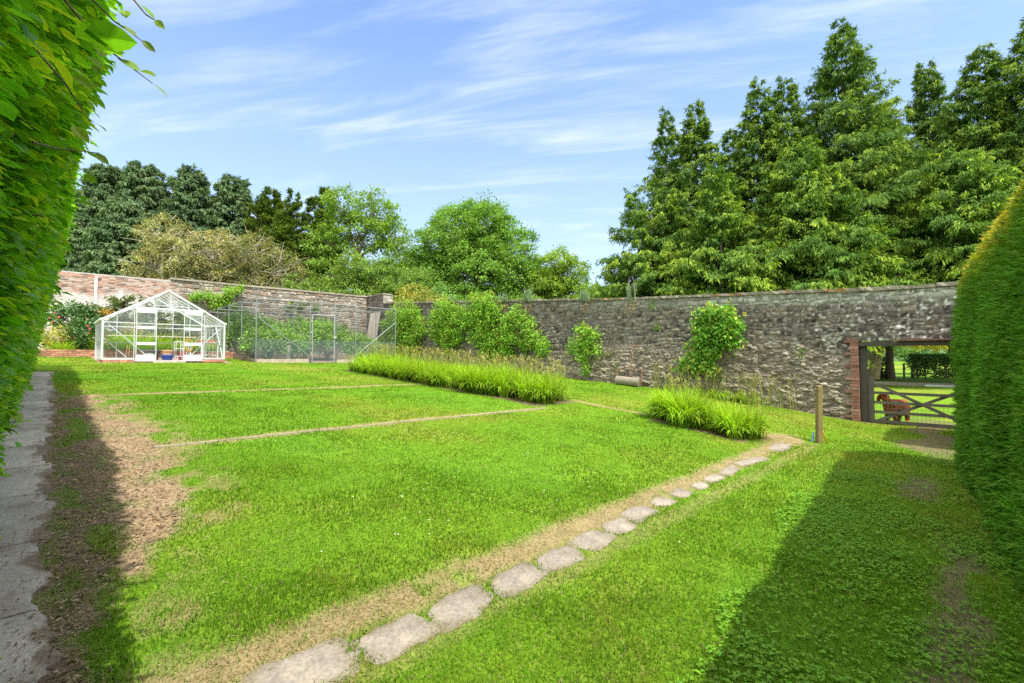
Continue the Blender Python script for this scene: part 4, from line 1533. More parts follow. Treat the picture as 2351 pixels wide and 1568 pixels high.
    sh = [('leafy green shrub behind the back wall below the dead twigs', 700, 37, [(0, 0, 3.8, 1.9), (-1.6, 0, 3.0, 1.4), (1.6, 0, 3.2, 1.5)], (0.13, 0.21, 0.035), 5.4, None),
          ('bright green shrub over the back wall left of the corner', 800, 38, [(0, 0, 4.4, 2.0), (1.9, 0, 3.9, 1.6), (-1.8, 0, 3.4, 1.6), (0.4, 0, 6.2, 1.5)], (0.145, 0.235, 0.04), 7, None),
          ('dense green shrub directly behind the wall corner', 890, 39, [(0, 0, 3.6, 1.9), (1.5, 0, 5.2, 1.6), (-0.9, 0, 5.8, 1.5)], (0.12, 0.21, 0.035), 6.5, None),
          ('yellowish laurel shrub right of the wall corner', 955, 33, [(0, 0, 3.5, 1.2), (1.2, 0, 3.0, 1.0), (-0.8, 0, 2.8, 0.9)], (0.17, 0.21, 0.035), 4.6, (0.32, 0.30, 0.06)),
          ('pale grey-green feathery sapling at the foot of the round tree', 1012, 36, [(0, 0, 4.1, 1.1), (0.8, 0, 3.3, 0.9), (-0.8, 0, 3.2, 0.9)], (0.13, 0.25, 0.06), 5, None),
          ('low green shrub below the round tree, left of the wall tufts', 1120, 37, [(0, 0, 3.2, 1.8), (1.9, 0, 3.1, 1.5), (-1.6, 0, 3.0, 1.4)], (0.11, 0.21, 0.03), 4.8, None),
          ('low green shrub right of the round tree behind the wall', 1215, 36, [(0, 0, 3.0, 1.7), (1.7, 0, 2.8, 1.4)], (0.14, 0.24, 0.03), 4.5, None),
          ('olive shrub at the gap before the tall conifers', 1370, 36, [(0, 0, 2.5, 1.4), (1.3, 0, 2.2, 1.2), (-1.2, 0, 2.2, 1.2)], (0.12, 0.18, 0.03), 4.2, None)]
    for k, (lab, x, d, lb, c, H, pl) in enumerate(sh):
        lb = [(q[0] * 1.25, q[1], q[2] * 1.12, q[3] * 1.3) for q in lb]
        c = tuple(np.array(c) * 1.2)
        broadleaf('garden_shrub', lab, x, d, H, lb, 230 + k, c, 0.2, 380, group=g, clump=0.6, cat='shrub', pale=pl, pale_f=0.35 if pl else 0, trunk_r=0.08)


build_conifers_right()
build_conifers_left()
build_broadleaf()


# ------------------------------------------------------------------ the clipped hedges
def build_beech():
    rng = np.random.default_rng(301)
    O = np.array([-0.5, 9.0, 0.5])
    root = thing('beech_hedge', 'tall clipped beech hedge with broad bright leaves, along the left edge', 'hedge', tuple(O))

    def face(Y, h):
        # the face leans out over the path; h above the ground
        return -0.42 + (0.165 - 0.045 * sst(4.5, 1.0, Y)) * h + 0.10 * (fbm(Y * 1.1, h * 1.1, seed=302) - 0.5) * 2 * sst(0, 3, Y)

    mb = MB()

    def layer(n, y0, y1, L, depth, big, hmax=3.75):
        Y = rng.uniform(y0, y1, n)
        h = rng.uniform(0.1, hmax, n)
        inn = rng.exponential(depth, n)
        inn = np.clip(inn, 0, 0.5) - 0.17 * sst(0.6, 0.85, fbm(Y * 5, h * 5, seed=305)) * rng.uniform(0, 1, n)
        far_round = 0.35 * sst(16.6, 17.5, Y)
        X = face(Y, h) - inn + rng.normal(0, 0.025, n) - far_round
        z = zg(X, Y) + h
        c = np.stack([X, Y, z], 1)
        # leaves lie in flat sprays that point out and a little down
        d = np.stack([np.abs(rng.normal(0.75, 0.3, n)), rng.normal(0, 0.6, n), rng.normal(-0.22, 0.28, n)], 1)
        nn = np.stack([rng.normal(0.28, 0.3, n), rng.normal(0, 0.3, n), np.ones(n)], 1)
        tone = fbm(Y * 1.3, h * 1.3, seed=303)
        col = np.array([0.15, 0.37, 0.02]) * (0.75 + 0.5 * tone)[:, None]
        yel = rng.uniform(0, 1, n) < 0.22
        col[yel] = np.array([0.34, 0.5, 0.03])
        col = jitter_col(col, n, rng, 0.3, 0.22)
        LL = L * rng.uniform(0.65, 1.25, n)
        if big:
            mb.big_leaves(c - O, d, nn, LL, LL * rng.uniform(0.55, 0.68, n), col, rng.uniform(0.0, 0.35, n), rng)
        else:
            mb.leaves(c - O, d, nn, LL, LL * 0.62, col, droop=0.15)
    layer(9500, 0.55, 2.3, 0.062, 0.07, True)
    layer(15000, 2.2, 5.5, 0.066, 0.08, True)
    layer(32000, 5.2, 17.5, 0.085, 0.09, False)
    # top of the hedge, and its far end
    n = 9000
    Y = rng.uniform(0.6, 17.5, n)
    X = face(Y, 3.7) - rng.uniform(0, 1.1, n)
    c = np.stack([X, Y, zg(X, Y) + 3.72 + rng.normal(0, 0.06, n)], 1)
    d = rng.normal(0, 0.6, (n, 3)) + np.array([0, 0, 0.3])
    col = jitter_col((0.13, 0.24, 0.025), n, rng, 0.3, 0.2)
    mb.leaves(c - O, d, rng.normal(0, 0.4, (n, 3)) + np.array([0, 0, 1.0]), 0.1, 0.06, col)
    n = 4500
    h = rng.uniform(0.1, 3.7, n)
    X = face(np.full(n, 17.4), h) - rng.uniform(0, 1.1, n)
    Y = 17.45 + rng.normal(0, 0.06, n)
    c = np.stack([X, Y, zg(X, Y) + h], 1)
    mb.leaves(c - O, rng.normal(0, .5, (n, 3)) + np.array([.2, .6, -.2]), rng.normal(0, 0.4, (n, 3)) + np.array([0, 0, 1.0]), 0.1, 0.06, jitter_col((0.1, 0.22, 0.022), n, rng, 0.3, 0.2))
    mb.build('foliage', M_BEECH, root)
    # stems and twigs inside
    tw = MB()
    for k in range(46):
        y = 0.6 + k * 0.37 + rng.uniform(-0.1, 0.1)
        p = [(-0.78, y, float(zg(-0.7, y)) - 0.1)]
        for q in range(1, 6):
            p.append((-0.78 + 0.07 * q + rng.normal(0, 0.04), y + rng.normal(0, 0.06), float(zg(-0.7, y)) + q * 0.68))
        tw.tube(np.array(p) - O, np.linspace(0.035, 0.012, 6), 6, (0.2, 0.17, 0.14), cap=False)
        for q in range(9):
            h = rng.uniform(0.4, 3.5)
            a = np.array([-0.7 + 0.1 * h, y, float(zg(-0.7, y)) + h])
            e = np.array([float(face(np.array([y]), np.array([h]))[0]) + rng.uniform(-0.03, 0.07), y + rng.normal(0, 0.2), a[2] + rng.normal(0.05, 0.1)])
            tw.tube(np.array([a, (a + e) / 2 + rng.normal(0, 0.02, 3), e]) - O, [0.01, 0.006, 0.0025], 4, (0.16, 0.11, 0.08), cap=False)
    tw.build('stems', M_BARK, root)
    # the hidden body of the hedge: dark green sheets behind the leaves
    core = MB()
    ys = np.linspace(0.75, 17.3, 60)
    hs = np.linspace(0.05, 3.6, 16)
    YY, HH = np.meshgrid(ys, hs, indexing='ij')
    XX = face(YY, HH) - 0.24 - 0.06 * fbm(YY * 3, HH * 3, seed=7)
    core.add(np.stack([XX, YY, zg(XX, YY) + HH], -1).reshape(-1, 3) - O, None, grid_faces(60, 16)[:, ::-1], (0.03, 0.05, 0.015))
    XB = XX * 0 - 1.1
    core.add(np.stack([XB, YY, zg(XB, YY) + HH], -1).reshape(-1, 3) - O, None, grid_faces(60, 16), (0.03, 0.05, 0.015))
    core.build('inner_sheets', M_BARK, root)

    # loose sprigs hanging into the sky at the top left: (x, y) pixels and depth of their twig, then leaves
    def pt(x, y, d):
        X, Y = P(x, d)
        return np.array([X, Y, zpix(y, d)])
    sprigs = [([(115, -30, 1.15), (210, 85, 1.2), (335, 180, 1.26)], [(305, 150, 1.24, 0.055), (335, 180, 1.26, 0.05), (250, 120, 1.22, 0.06), (200, 75, 1.19, 0.065)]),
              ([(170, -40, 1.3), (240, 30, 1.32), (310, 80, 1.35)], [(255, 40, 1.33, 0.05), (308, 77, 1.35, 0.042), (205, 55, 1.3, 0.06)]),
              ([(270, -40, 1.4), (315, 15, 1.42), (338, 30, 1.43)], [(338, 28, 1.43, 0.05), (265, 5, 1.4, 0.06), (300, -10, 1.4, .05)]),
              ([(60, 100, 1.25), (130, 180, 1.3), (190, 270, 1.4)], [(150, 160, 1.32, 0.07), (185, 115, 1.36, 0.04), (195, 175, 1.4, 0.04), (190, 135, 1.4, 0.04)]),
              ([(60, 320, 1.4), (120, 335, 1.5), (215, 345, 1.6)], [(205, 345, 1.6, 0.055), (150, 280, 1.5, 0.08), (180, 395, 1.7, 0.06)])]
    sp = MB()
    for pth, lv in sprigs:
        tw2 = MB()
        pp = np.array([pt(*q) for q in pth])
        tw2.tube(pp - O, np.linspace(0.0035, 0.0013, len(pp)), 6, (0.2, 0.14, 0.11), cap=False)
        s_ob = tw2.build('twig', M_BARK, root)
        for (x, y, d, L) in lv:
            lf = MB()
            c = pt(x, y, d)
            dr = np.array([[1, -1, -1.1]]) / S2 + rng.normal(0, 0.25, (1, 3))
            nn = np.array([[-0.75, -0.75, 0.9]]) + rng.normal(0, 0.3, (1, 3))
            col = jitter_col((0.2, 0.33, 0.03), 1, rng, 0.25, 0.2)
            lf.big_leaves((c - O)[None], dr, nn, L, L * 0.5, col, 0.1, rng)
            lf.build('leaf', M_BEECH, s_ob)


build_beech()


def build_yew():
    rng = np.random.default_rng(311)
    O = np.array([6.0, -0.6, 0.0])
    root = thing('yew_hedge', 'dense clipped yew hedge with a golden top on the right beside the gate', 'hedge', tuple(O))
    core, mb = MB(), MB()

    def block(x0, x1, H, face0, face1, seed, dens, thick=1.5):
        """rounded slab of hedge from x0 to x1 whose front face runs from face0 to face1 in Y"""
        nu, nv = int((x1 - x0) / 0.08), 70
        us = np.linspace(0, 1, nu)
        prof = np.linspace(0, 1, nv)
        # cross-section: up the front, over the rounded top, down the back
        a = []
        for t in prof:
            if t < 0.42:
                h = t / 0.42
                a.append((0.07 - 0.06 * h * h + 0.05 * math.sin(h * 3.0), h * 0.78))
            elif t < 0.66:
                q = (t - 0.42) / 0.24
                a.append((float(np.interp(q, [0, 0.15, 0.3, 0.5, 0.7, 1.0], [0.017, -0.04, -0.17, -0.42, -0.8, -thick + 0.1])), float(np.interp(q, [0, 0.15, 0.3, 0.5, 0.7, 1.0], [0.78, 0.86, 0.93, 0.98, 1.0, 0.8]))))
            else:
                a.append((-thick + 0.1, 0.78 * (1 - (t - 0.66) / 0.34)))
        a = np.array(a)
        U, _ = np.meshgrid(us, prof, indexing='ij')
        X = x0 + (x1 - x0) * U
        f = face0 + (face1 - face0) * U
        # the ends are rounded in plan and at the top
        e0 = np.minimum(U * (x1 - x0), 0.5) / 0.5
        e1 = np.minimum((1 - U) * (x1 - x0), 0.6) / 0.6
        cap = np.sqrt(np.clip(1 - (1 - e0) ** 2, 0, 1)) * np.sqrt(np.clip(1 - (1 - e1) ** 2, 0, 1))
        cy = f - thick / 2
        yo = (a[None, :, 0] + thick / 2)
        hcap = 0.9 + 0.1 * cap
        Hh = H * hcap
        Y = cy + yo * (0.25 + 0.75 * cap)
        Z = zg(X, Y) + Hh * a[None, :, 1]
        nse = (fbm(X * 1.6, Z * 1.6, Y * 1.6, seed=seed, oct=4) - 0.5)
        dY = np.gradient(np.stack([X, Y, Z], -1), axis=1)
        dX = np.gradient(np.stack([X, Y, Z], -1), axis=0)
        nrm = unit(np.cross(dX, dY))
        ctr = np.stack([X, cy, zg(X, cy) + H * 0.45], -1)
        sgn = np.sign(((np.stack([X, Y, Z], -1) - ctr) * nrm).sum(-1, keepdims=True))
        nrm = nrm * sgn
        Pn = np.stack([X, Y, Z], -1) + nrm * nse[..., None] * 0.16
        core.add((Pn - nrm * 0.07).reshape(-1, 3) - O, None, grid_faces(nu, nv), (0.02, 0.04, 0.012))  # dark solid core added so no light leaks between the shoots
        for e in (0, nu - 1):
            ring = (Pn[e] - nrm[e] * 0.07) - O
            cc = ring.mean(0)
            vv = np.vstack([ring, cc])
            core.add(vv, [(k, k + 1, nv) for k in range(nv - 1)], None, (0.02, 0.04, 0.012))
        # shoots
        e1v = Pn[1:, :-1] - Pn[:-1, :-1]
        e2v = Pn[:-1, 1:] - Pn[:-1, :-1]
        area = np.linalg.norm(np.cross(e1v, e2v), axis=-1)
        vis = np.broadcast_to((prof[:-1] < 0.7)[None], area.shape)
        cnear = np.clip(7.0 / np.maximum(np.linalg.norm(Pn[:-1, :-1] - np.array([0, 0, 1.6]), axis=-1), 1.2), 0.45, 2.3)
        w = (area * vis * cnear ** 1.3).ravel()
        n = int(dens * (area * vis).sum())
        pick = rng.choice(len(w), n, p=w / w.sum())
        i, j = np.unravel_index(pick, area.shape)
        r1, r2 = rng.uniform(0, 1, (n, 1)), rng.uniform(0, 1, (n, 1))
        pos = Pn[i, j] + e1v[i, j] * r1 + e2v[i, j] * r2
        nn = nrm[i, j]
        sz = 0.085 / np.sqrt(cnear[i, j])
        pos = pos - nn * rng.uniform(0.0, 0.09, (n, 1))
        d = nn * 0.75 + rng.normal(0, 0.42, (n, 3)) + np.array([0, 0, 0.28])
        side = rng.normal(0, 0.5, (n, 3)) + np.array([0, 0, 0.9])
        tone = fbm(pos[:, 0] * 2.2, pos[:, 2] * 2.2, pos[:, 1] * 2.2, seed=seed + 3)
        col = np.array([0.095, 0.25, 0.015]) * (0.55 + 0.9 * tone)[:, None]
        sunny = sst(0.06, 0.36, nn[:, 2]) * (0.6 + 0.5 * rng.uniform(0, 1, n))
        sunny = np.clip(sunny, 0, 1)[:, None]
        col = col * (1 - sunny) + np.array([0.5, 0.42, 0.03]) * sunny        # golden new shoots, plus sunlight painted in by upward normal
        fresh = rng.uniform(0, 1, n) < 0.25
        col[fresh] = col[fresh] * 0.5 + np.array([0.18, 0.36, 0.03]) * 0.5
        col = jitter_col(col, n, rng, 0.3, 0.2)
        L = sz * rng.uniform(0.6, 1.5, n)
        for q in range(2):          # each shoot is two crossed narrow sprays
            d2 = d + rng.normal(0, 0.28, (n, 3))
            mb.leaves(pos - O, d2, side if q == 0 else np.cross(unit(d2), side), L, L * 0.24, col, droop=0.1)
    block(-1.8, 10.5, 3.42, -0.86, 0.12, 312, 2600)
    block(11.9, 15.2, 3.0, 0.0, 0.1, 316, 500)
    core.build('dark_core', M_BARK, root)
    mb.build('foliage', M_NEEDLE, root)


build_yew()


# ------------------------------------------------------------------ greenhouse
GX, GY, GW, GD = 1.24, 20.9, 3.6, 3.0
GZ = float(zg(3.0, 20.9)) + 0.02


def build_greenhouse():
    root = thing('greenhouse', 'white framed glass greenhouse with a pitched roof and two sliding doors', 'greenhouse', (GX, GY, GZ))
    E, RZ, MID = 1.5, 2.62, GW / 2
    W = (0.46, 0.49, 0.50)
    B0 = 0.09

    def rz(a):
        return E + (RZ - E) * (1 - abs(a - MID) / MID)
    bb = MB()
    rng = np.random.default_rng(2)
    for (x0, y0, x1, y1) in ((0, 0, GW, 0), (0, GD, GW, GD), (0, 0, 0, GD), (GW, 0, GW, GD)):
        n = int(math.hypot(x1 - x0, y1 - y0) / 0.225)
        for k in range(n):
            t = (k + 0.5) / n
            xx, yy = x0 + (x1 - x0) * t, y0 + (y1 - y0) * t
            if y0 == y1 == 0 and 1.35 < xx < 2.3:
                continue
            s = (0.215, 0.11, 0.09) if y0 == y1 else (0.11, 0.215, 0.09)
            bb.box((xx, yy, 0.035), s, col=np.array([0.42, 0.2, 0.14]) * rng.uniform(0.7, 1.2))
    bb.box((GW / 2, GD / 2, -0.03), (GW - 0.1, GD - 0.1, 0.06), col=(0.33, 0.27, 0.22))
    bb.box((1.86, -0.06, 0.0), (0.95, 0.22, 0.05), col=(0.5, 0.42, 0.33))
    bb.build('brick_base', M_BRICK, root)

    def frame_end(y, name, front):
        f = MB()
        o = -0.012 if front else 0.012
        f.bar((0, y, B0), (0, y, E), 0.06, 0.06, col=W)
        f.bar((GW, y, B0), (GW, y, E), 0.06, 0.06, col=W)
        f.bar((-0.02, y + o, E - 0.02), (MID, y + o, RZ), 0.06, 0.06, up=(0, 1, 0), col=(0.6, 0.62, 0.62))
        f.bar((GW + 0.02, y + o, E - 0.02), (MID, y + o, RZ), 0.06, 0.06, up=(0, 1, 0), col=(0.6, 0.62, 0.62))
        if front:
            f.bar((0.03, y, B0 + 0.03), (0.85, y, B0 + 0.03), 0.05, 0.06, col=W)
            f.bar((2.83, y, B0 + 0.03), (GW - 0.03, y, B0 + 0.03), 0.05, 0.06, col=W)
        else:
            f.bar((0.03, y, B0 + 0.03), (GW - 0.03, y, B0 + 0.03), 0.05, 0.06, col=W)
        f.bar((0.03, y + 0.003, 1.38), (GW - 0.03, y + 0.003, 1.38), 0.03, 0.035, col=W)
        for a in ((0.84, 1.38, 1.86, 2.42, 2.93) if front else (0.6, 1.2, 1.8, 2.4, 3.0)):
            zb = B0 if not (front and 1.3 < a < 2.5) else 1.9
            f.bar((a, y + 0.006, zb), (a, y + 0.006, rz(a) - 0.04), 0.025, 0.028, up=(0, 1, 0), col=W)
        f.bar((1.38, y + 0.002, 2.05), (2.42, y + 0.002, 2.05), 0.025, 0.025, col=W)
        if front:
            f.bar((0.03, y + 0.035, 1.44), (1.3, y + 0.035, 0.13), 0.035, 0.02, up=(0, 1, 0), col=W)
            f.bar((GW - 0.03, y + 0.035, 1.40), (2.42, y + 0.035, 0.13), 0.035, 0.02, up=(0, 1, 0), col=W)
            f.bar((0.80, y - 0.05, 1.92), (2.97, y - 0.05, 1.92), 0.05, 0.06, col=(0.66, 0.67, 0.67))
            f.bar((0.84, y - 0.04, 0.05), (2.93, y - 0.04, 0.05), 0.04, 0.025, col=W)
            f.bar((0.02, y, 1.30), (0.26, y, 1.66), 0.02, 0.03, up=(0, 1, 0), col=W)
        else:
            f.bar((0.05, y - 0.03, 1.1), (0.95, y - 0.03, 0.12), 0.035, 0.02, up=(0, 1, 0), col=W)
            f.bar((3.55, y - 0.03, 1.1), (2.65, y - 0.03, 0.12), 0.035, 0.02, up=(0, 1, 0), col=W)
            f.bar((0.03, y, 0.75), (GW - 0.03, y, 0.75), 0.02, 0.03, col=W)
        f.build(name, M_ALU, root)
    frame_end(0, 'front_frame', True)
    frame_end(GD, 'back_frame', False)
    f = MB()
    f.bar((MID, -0.03, RZ), (MID, GD + 0.03, RZ), 0.06, 0.06, col=W)
    for sx, a in ((-1, 0.0), (1, GW)):
        f.bar((a + sx * 0.03, -0.02, E - 0.02), (a + sx * 0.03, GD + 0.02, E - 0.02), 0.09, 0.06, col=(0.62, 0.64, 0.64))
    for k in range(1, 5):
        y = GD * k / 5
        f.bar((0.0, y, E), (MID, y, RZ - 0.03), 0.018, 0.025, up=(0, 1, 0), col=W)
        f.bar((GW, y, E), (MID, y, RZ - 0.03), 0.018, 0.025, up=(0, 1, 0), col=W)
        if k % 2 == 0:
            f.bar((MID - 0.85, y, rz(MID - 0.85) - 0.05), (MID + 0.85, y, rz(MID + 0.85) - 0.05), 0.02, 0.025, col=W)
    f.bar((0.5, 0, rz(0.5) - 0.05), (0.5, GD, rz(0.5) - 0.05), 0.02, 0.025, col=W)
    f.bar((GW - 0.5, 0, rz(0.5) - 0.05), (GW - 0.5, GD, rz(0.5) - 0.05), 0.02, 0.025, col=W)
    f.build('roof_frame', M_ALU, root)
    for a in (0.0, GW):
        f = MB()
        f.bar((a, 0.03, B0 + 0.03), (a, GD - 0.03, B0 + 0.03), 0.05, 0.06, col=W)
        f.bar((a, 0.03, 0.8), (a, GD - 0.03, 0.8), 0.02, 0.03, col=W)
        for k in range(1, 5):
            y = GD * k / 5
            f.bar((a, y, B0), (a, y, E), 0.022, 0.028, up=(0, 1, 0), col=W)
        f.bar((a + (0.03 if a == 0 else -0.03), 0.05, 0.15), (a + (0.03 if a == 0 else -0.03), 1.2, 1.4), 0.02, 0.035, up=(1, 0, 0), col=W)
        f.build('side_frame', M_ALU, root)

    def panes(name, quads):
        g = MB()
        for q in quads:
            g.add(np.array(q, float), None, [(0, 1, 2, 3)], (1, 1, 1))
        g.build(name, M_GLASS, root)
    panes('roof_glass', [[(0.02, 0, E + 0.012), (MID, 0, RZ - 0.01), (MID, GD, RZ - 0.01), (0.02, GD, E + 0.012)], [(GW - 0.02, 0, E + 0.012), (GW - 0.02, GD, E + 0.012), (MID, GD, RZ - 0.01), (MID, 0, RZ - 0.01)]])
    for y, nm in ((0.0, 'front_glass'), (GD, 'back_glass')):
        q = []
        xs = [0.03, 0.84, 1.38, 1.86, 2.42, 2.93, GW - 0.03]
        for a, b in zip(xs[:-1], xs[1:]):
            zb = B0 if (y > 0 or a < 0.8 or a > 2.9) else 1.93
            q.append([(a, y, zb), (b, y, zb), (b, y, rz(b) - 0.04), (a, y, rz(a) - 0.04)])
        panes(nm, q)
    panes('side_glass', [[(0, 0.03, B0), (0, GD - 0.03, B0), (0, GD - 0.03, E), (0, 0.03, E)]])
    panes('side_glass', [[(GW, 0.03, B0), (GW, GD - 0.03, B0), (GW, GD - 0.03, E), (GW, 0.03, E)]])
    for a0, a1, lab in ((0.89, 1.45, 'left sliding door pushed open'), (2.28, 2.83, 'right sliding door pushed open')):
        d = MB()
        y = -0.075
        d.bar((a0, y, 0.03), (a0, y, 1.9), 0.025, 0.025, up=(0, 1, 0), col=(0.5, 0.52, 0.52))
        d.bar((a1, y, 0.03), (a1, y, 1.9), 0.025, 0.025, up=(0, 1, 0), col=(0.5, 0.52, 0.52))
        dr = d.build('door', M_ALU, root)
        for z, h, nm in ((0.145, 0.23, 'kick_panel'), (0.66, 0.1, 'rail'), (1.23, 0.1, 'rail'), (1.82, 0.13, 'rail')):
            q = MB()
            q.box(((a0 + a1) / 2, y, z), (a1 - a0 - 0.03, 0.025, h), col=(0.68, 0.69, 0.69))
            q.build(nm, M_ALU, dr)
        g = MB()
        g.add([(a0, y, 0.26), (a1, y, 0.26), (a1, y, 1.76), (a0, y, 1.76)], None, [(0, 1, 2, 3)], (1, 1, 1))
        g.build('pane', M_GLASS, dr)
    return root


build_greenhouse()


def build_greenhouse_things():
    fl = GZ + 0.005

    def pot(name, lab, cat, x, y, z, r0, r1, h, col, m, rim=0.02, group=None):
        b = MB()
        prof = [(0.001, 0.0), (r0, 0.0), (r1 * 0.97, h - 0.05), (r1 + rim, h - 0.05), (r1 + rim, h), (r1 - 0.01, h), (r0 * 0.95, 0.04), (0.001, 0.04)]
        b.lathe((0, 0, 0), prof, 22, col)
        o = b.build(name, m, smooth=False)
        o.location = (x, y, z)
        tag(o, lab, cat, group)
    pot('plant_pot', 'blue glazed pot with a clay pot nested in it, in the greenhouse doorway', 'pot', 3.16, 21.75, fl, 0.14, 0.185, 0.26, (0.035, 0.09, 0.36), M_PLAST)
    pot('plant_pot', 'orange clay pot sitting in the blue pot inside the greenhouse', 'pot', 3.16, 21.75, fl + 0.22, 0.15, 0.18, 0.22, (0.58, 0.33, 0.19), M_CLAY)
    pot('garden_tub', 'wide dark grey tub behind the open left greenhouse door', 'tub', 2.74, 22.3, fl, 0.2, 0.29, 0.45, (0.12, 0.12, 0.125), M_PLAST)
    b = MB()
    b.lathe((0, 0, 0), [(0.2, 0), (0.19, 0.24), (0.16, 0.29), (0.08, 0.315), (0.001, 0.32)], 22, (0.48, 0.50, 0.47))
    o = b.build('grey_bin', M_PLAST, smooth=True)
    o.location = (2.62, 21.78, fl)
    tag(o, 'upturned pale grey bin in front of the dark tub in the greenhouse', 'bin')
    # folding chair frame with a red cloth
    c = thing('folding_chair', 'bare metal folding chair frame beside the blue pot in the greenhouse', 'chair', (3.62, 21.7, fl))
    f = MB()
    for dy in (0, 0.34):
        for dx in (-0.2, 0.0, 0.2):
            f.tube([(dx, dy, 0), (dx, dy, 0.4), (dx * 0.95, dy, 0.78)], 0.013, 6, (0.7, 0.7, 0.7))
    for z in (0.2, 0.5, 0.78):
        f.bar((-0.2, 0, z), (0.2, 0, z), 0.022, 0.022, col=(0.68, 0.68, 0.68))
        f.bar((-0.2, 0.34, z), (0.2, 0.34, z), 0.022, 0.022, col=(0.68, 0.68, 0.68))
    f.build('frame', M_GALV, c)
    f = MB()
    f.box((0, 0.17, 0.2), (0.36, 0.32, 0.03), col=(0.6, 0.57, 0.52))
    f.build('seat', M_WOOD, c)
    f = MB()
    f.box((0, 0, 0.165), (0.2, 0.2, 0.33), col=(0.36, 0.02, 0.03))
    f.box((0, 0, 0.345), (0.21, 0.21, 0.03), col=(0.3, 0.02, 0.03))
    o = f.build('red_can', M_PLAST)
    o.location = (3.72, 22.3, fl + 0.02)
    tag(o, 'dark red box standing behind the metal chair frame in the greenhouse', 'box')
    b = MB()
    for k in range(4):
        a = np.linspace(0, 2 * math.pi, 28)
        r = 0.16 + 0.012 * k
        b.tube(np.stack([r * 0.75 * np.cos(a), 0.02 * k + 0 * a, r * 1.25 * np.sin(a)], 1), 0.012, 6, (0.75, 0.42, 0.02), cap=False)
    o = b.build('hose_coil', M_PLAST, smooth=True)
    o.location = (3.78, 21.35, fl + 0.62)
    tag(o, 'coil of yellow hose hanging inside the right greenhouse door', 'hose')
    sh = thing('staging_shelf', 'slatted bench with a red seed tray along the right side of the greenhouse', 'shelf', (4.45, 22.3, fl))
    f = MB()
    for k in range(5):
        f.box((-0.24 + k * 0.12, 0, 0.75), (0.08, 2.2, 0.025), col=(0.62, 0.64, 0.64))
    f.build('top', M_ALU, sh)
    for x in (-0.26, 0.26):
        for y in (-1.05, 1.05):
            f = MB()
            f.bar((x, y, 0), (x, y, 0.74), 0.03, 0.03, up=(0, 1, 0), col=(0.68, 0.7, 0.7))
            f.build('leg', M_ALU, sh)
    f = MB()
    f.box((0, 0, 0.25), (0.55, 2.0, 0.03), col=(0.55, 0.55, 0.53))
    f.build('lower_shelf', M_ALU, sh)
    f = MB()
    f.box((0, 0, 0.03), (0.4, 1.0, 0.06), col=(0.5, 0.1, 0.05))
    for x in (-0.19, 0.19):
        f.box((x, 0, 0.072), (0.02, 1.0, 0.025), col=(0.55, 0.12, 0.06))
    o = f.build('seed_tray', M_PLAST)
    o.location = (4.45, 22.0, fl + 0.764)
    tag(o, 'long red seed tray on the greenhouse bench', 'tray')
    f = MB()
    f.box((0, 0, 0), (2.9, 0.28, 0.025), col=(0.62, 0.56, 0.47))
    sb = f.build('back_shelf', M_WOOD)
    sb.location = (2.95, GY + GD - 0.2, GZ + 1.02)
    tag(sb, 'long pale shelf across the back of the greenhouse', 'shelf')
    f = MB()
    f.tube([(0, 0, 0), (-0.12, 0.1, 0.55), (-0.22, 0.2, 1.1)], 0.017, 7, (0.2, 0.11, 0.07))
    o = f.build('wooden_stick', M_WOOD)
    o.location = (1.58, 21.35, fl)
    tag(o, 'brown wooden stick leaning in the left corner of the greenhouse', 'stick')
    for k, (x, lb) in enumerate(((1.95, 'left pair of bamboo canes, first cane'), (2.02, 'left pair of bamboo canes, second cane'))):
        f = MB()
        f.tube([(0, 0, 0), (0.01, 0.01, 0.3), (0.03, 0.0, 0.62)], 0.008, 6, (0.6, 0.42, 0.16))
        o = f.build('bamboo_cane', M_WOOD)
        o.location = (x, 21.8, fl)
        tag(o, 'thin tan bamboo cane standing in the left part of the greenhouse', 'cane', 'bamboo canes in the greenhouse')


build_greenhouse_things()


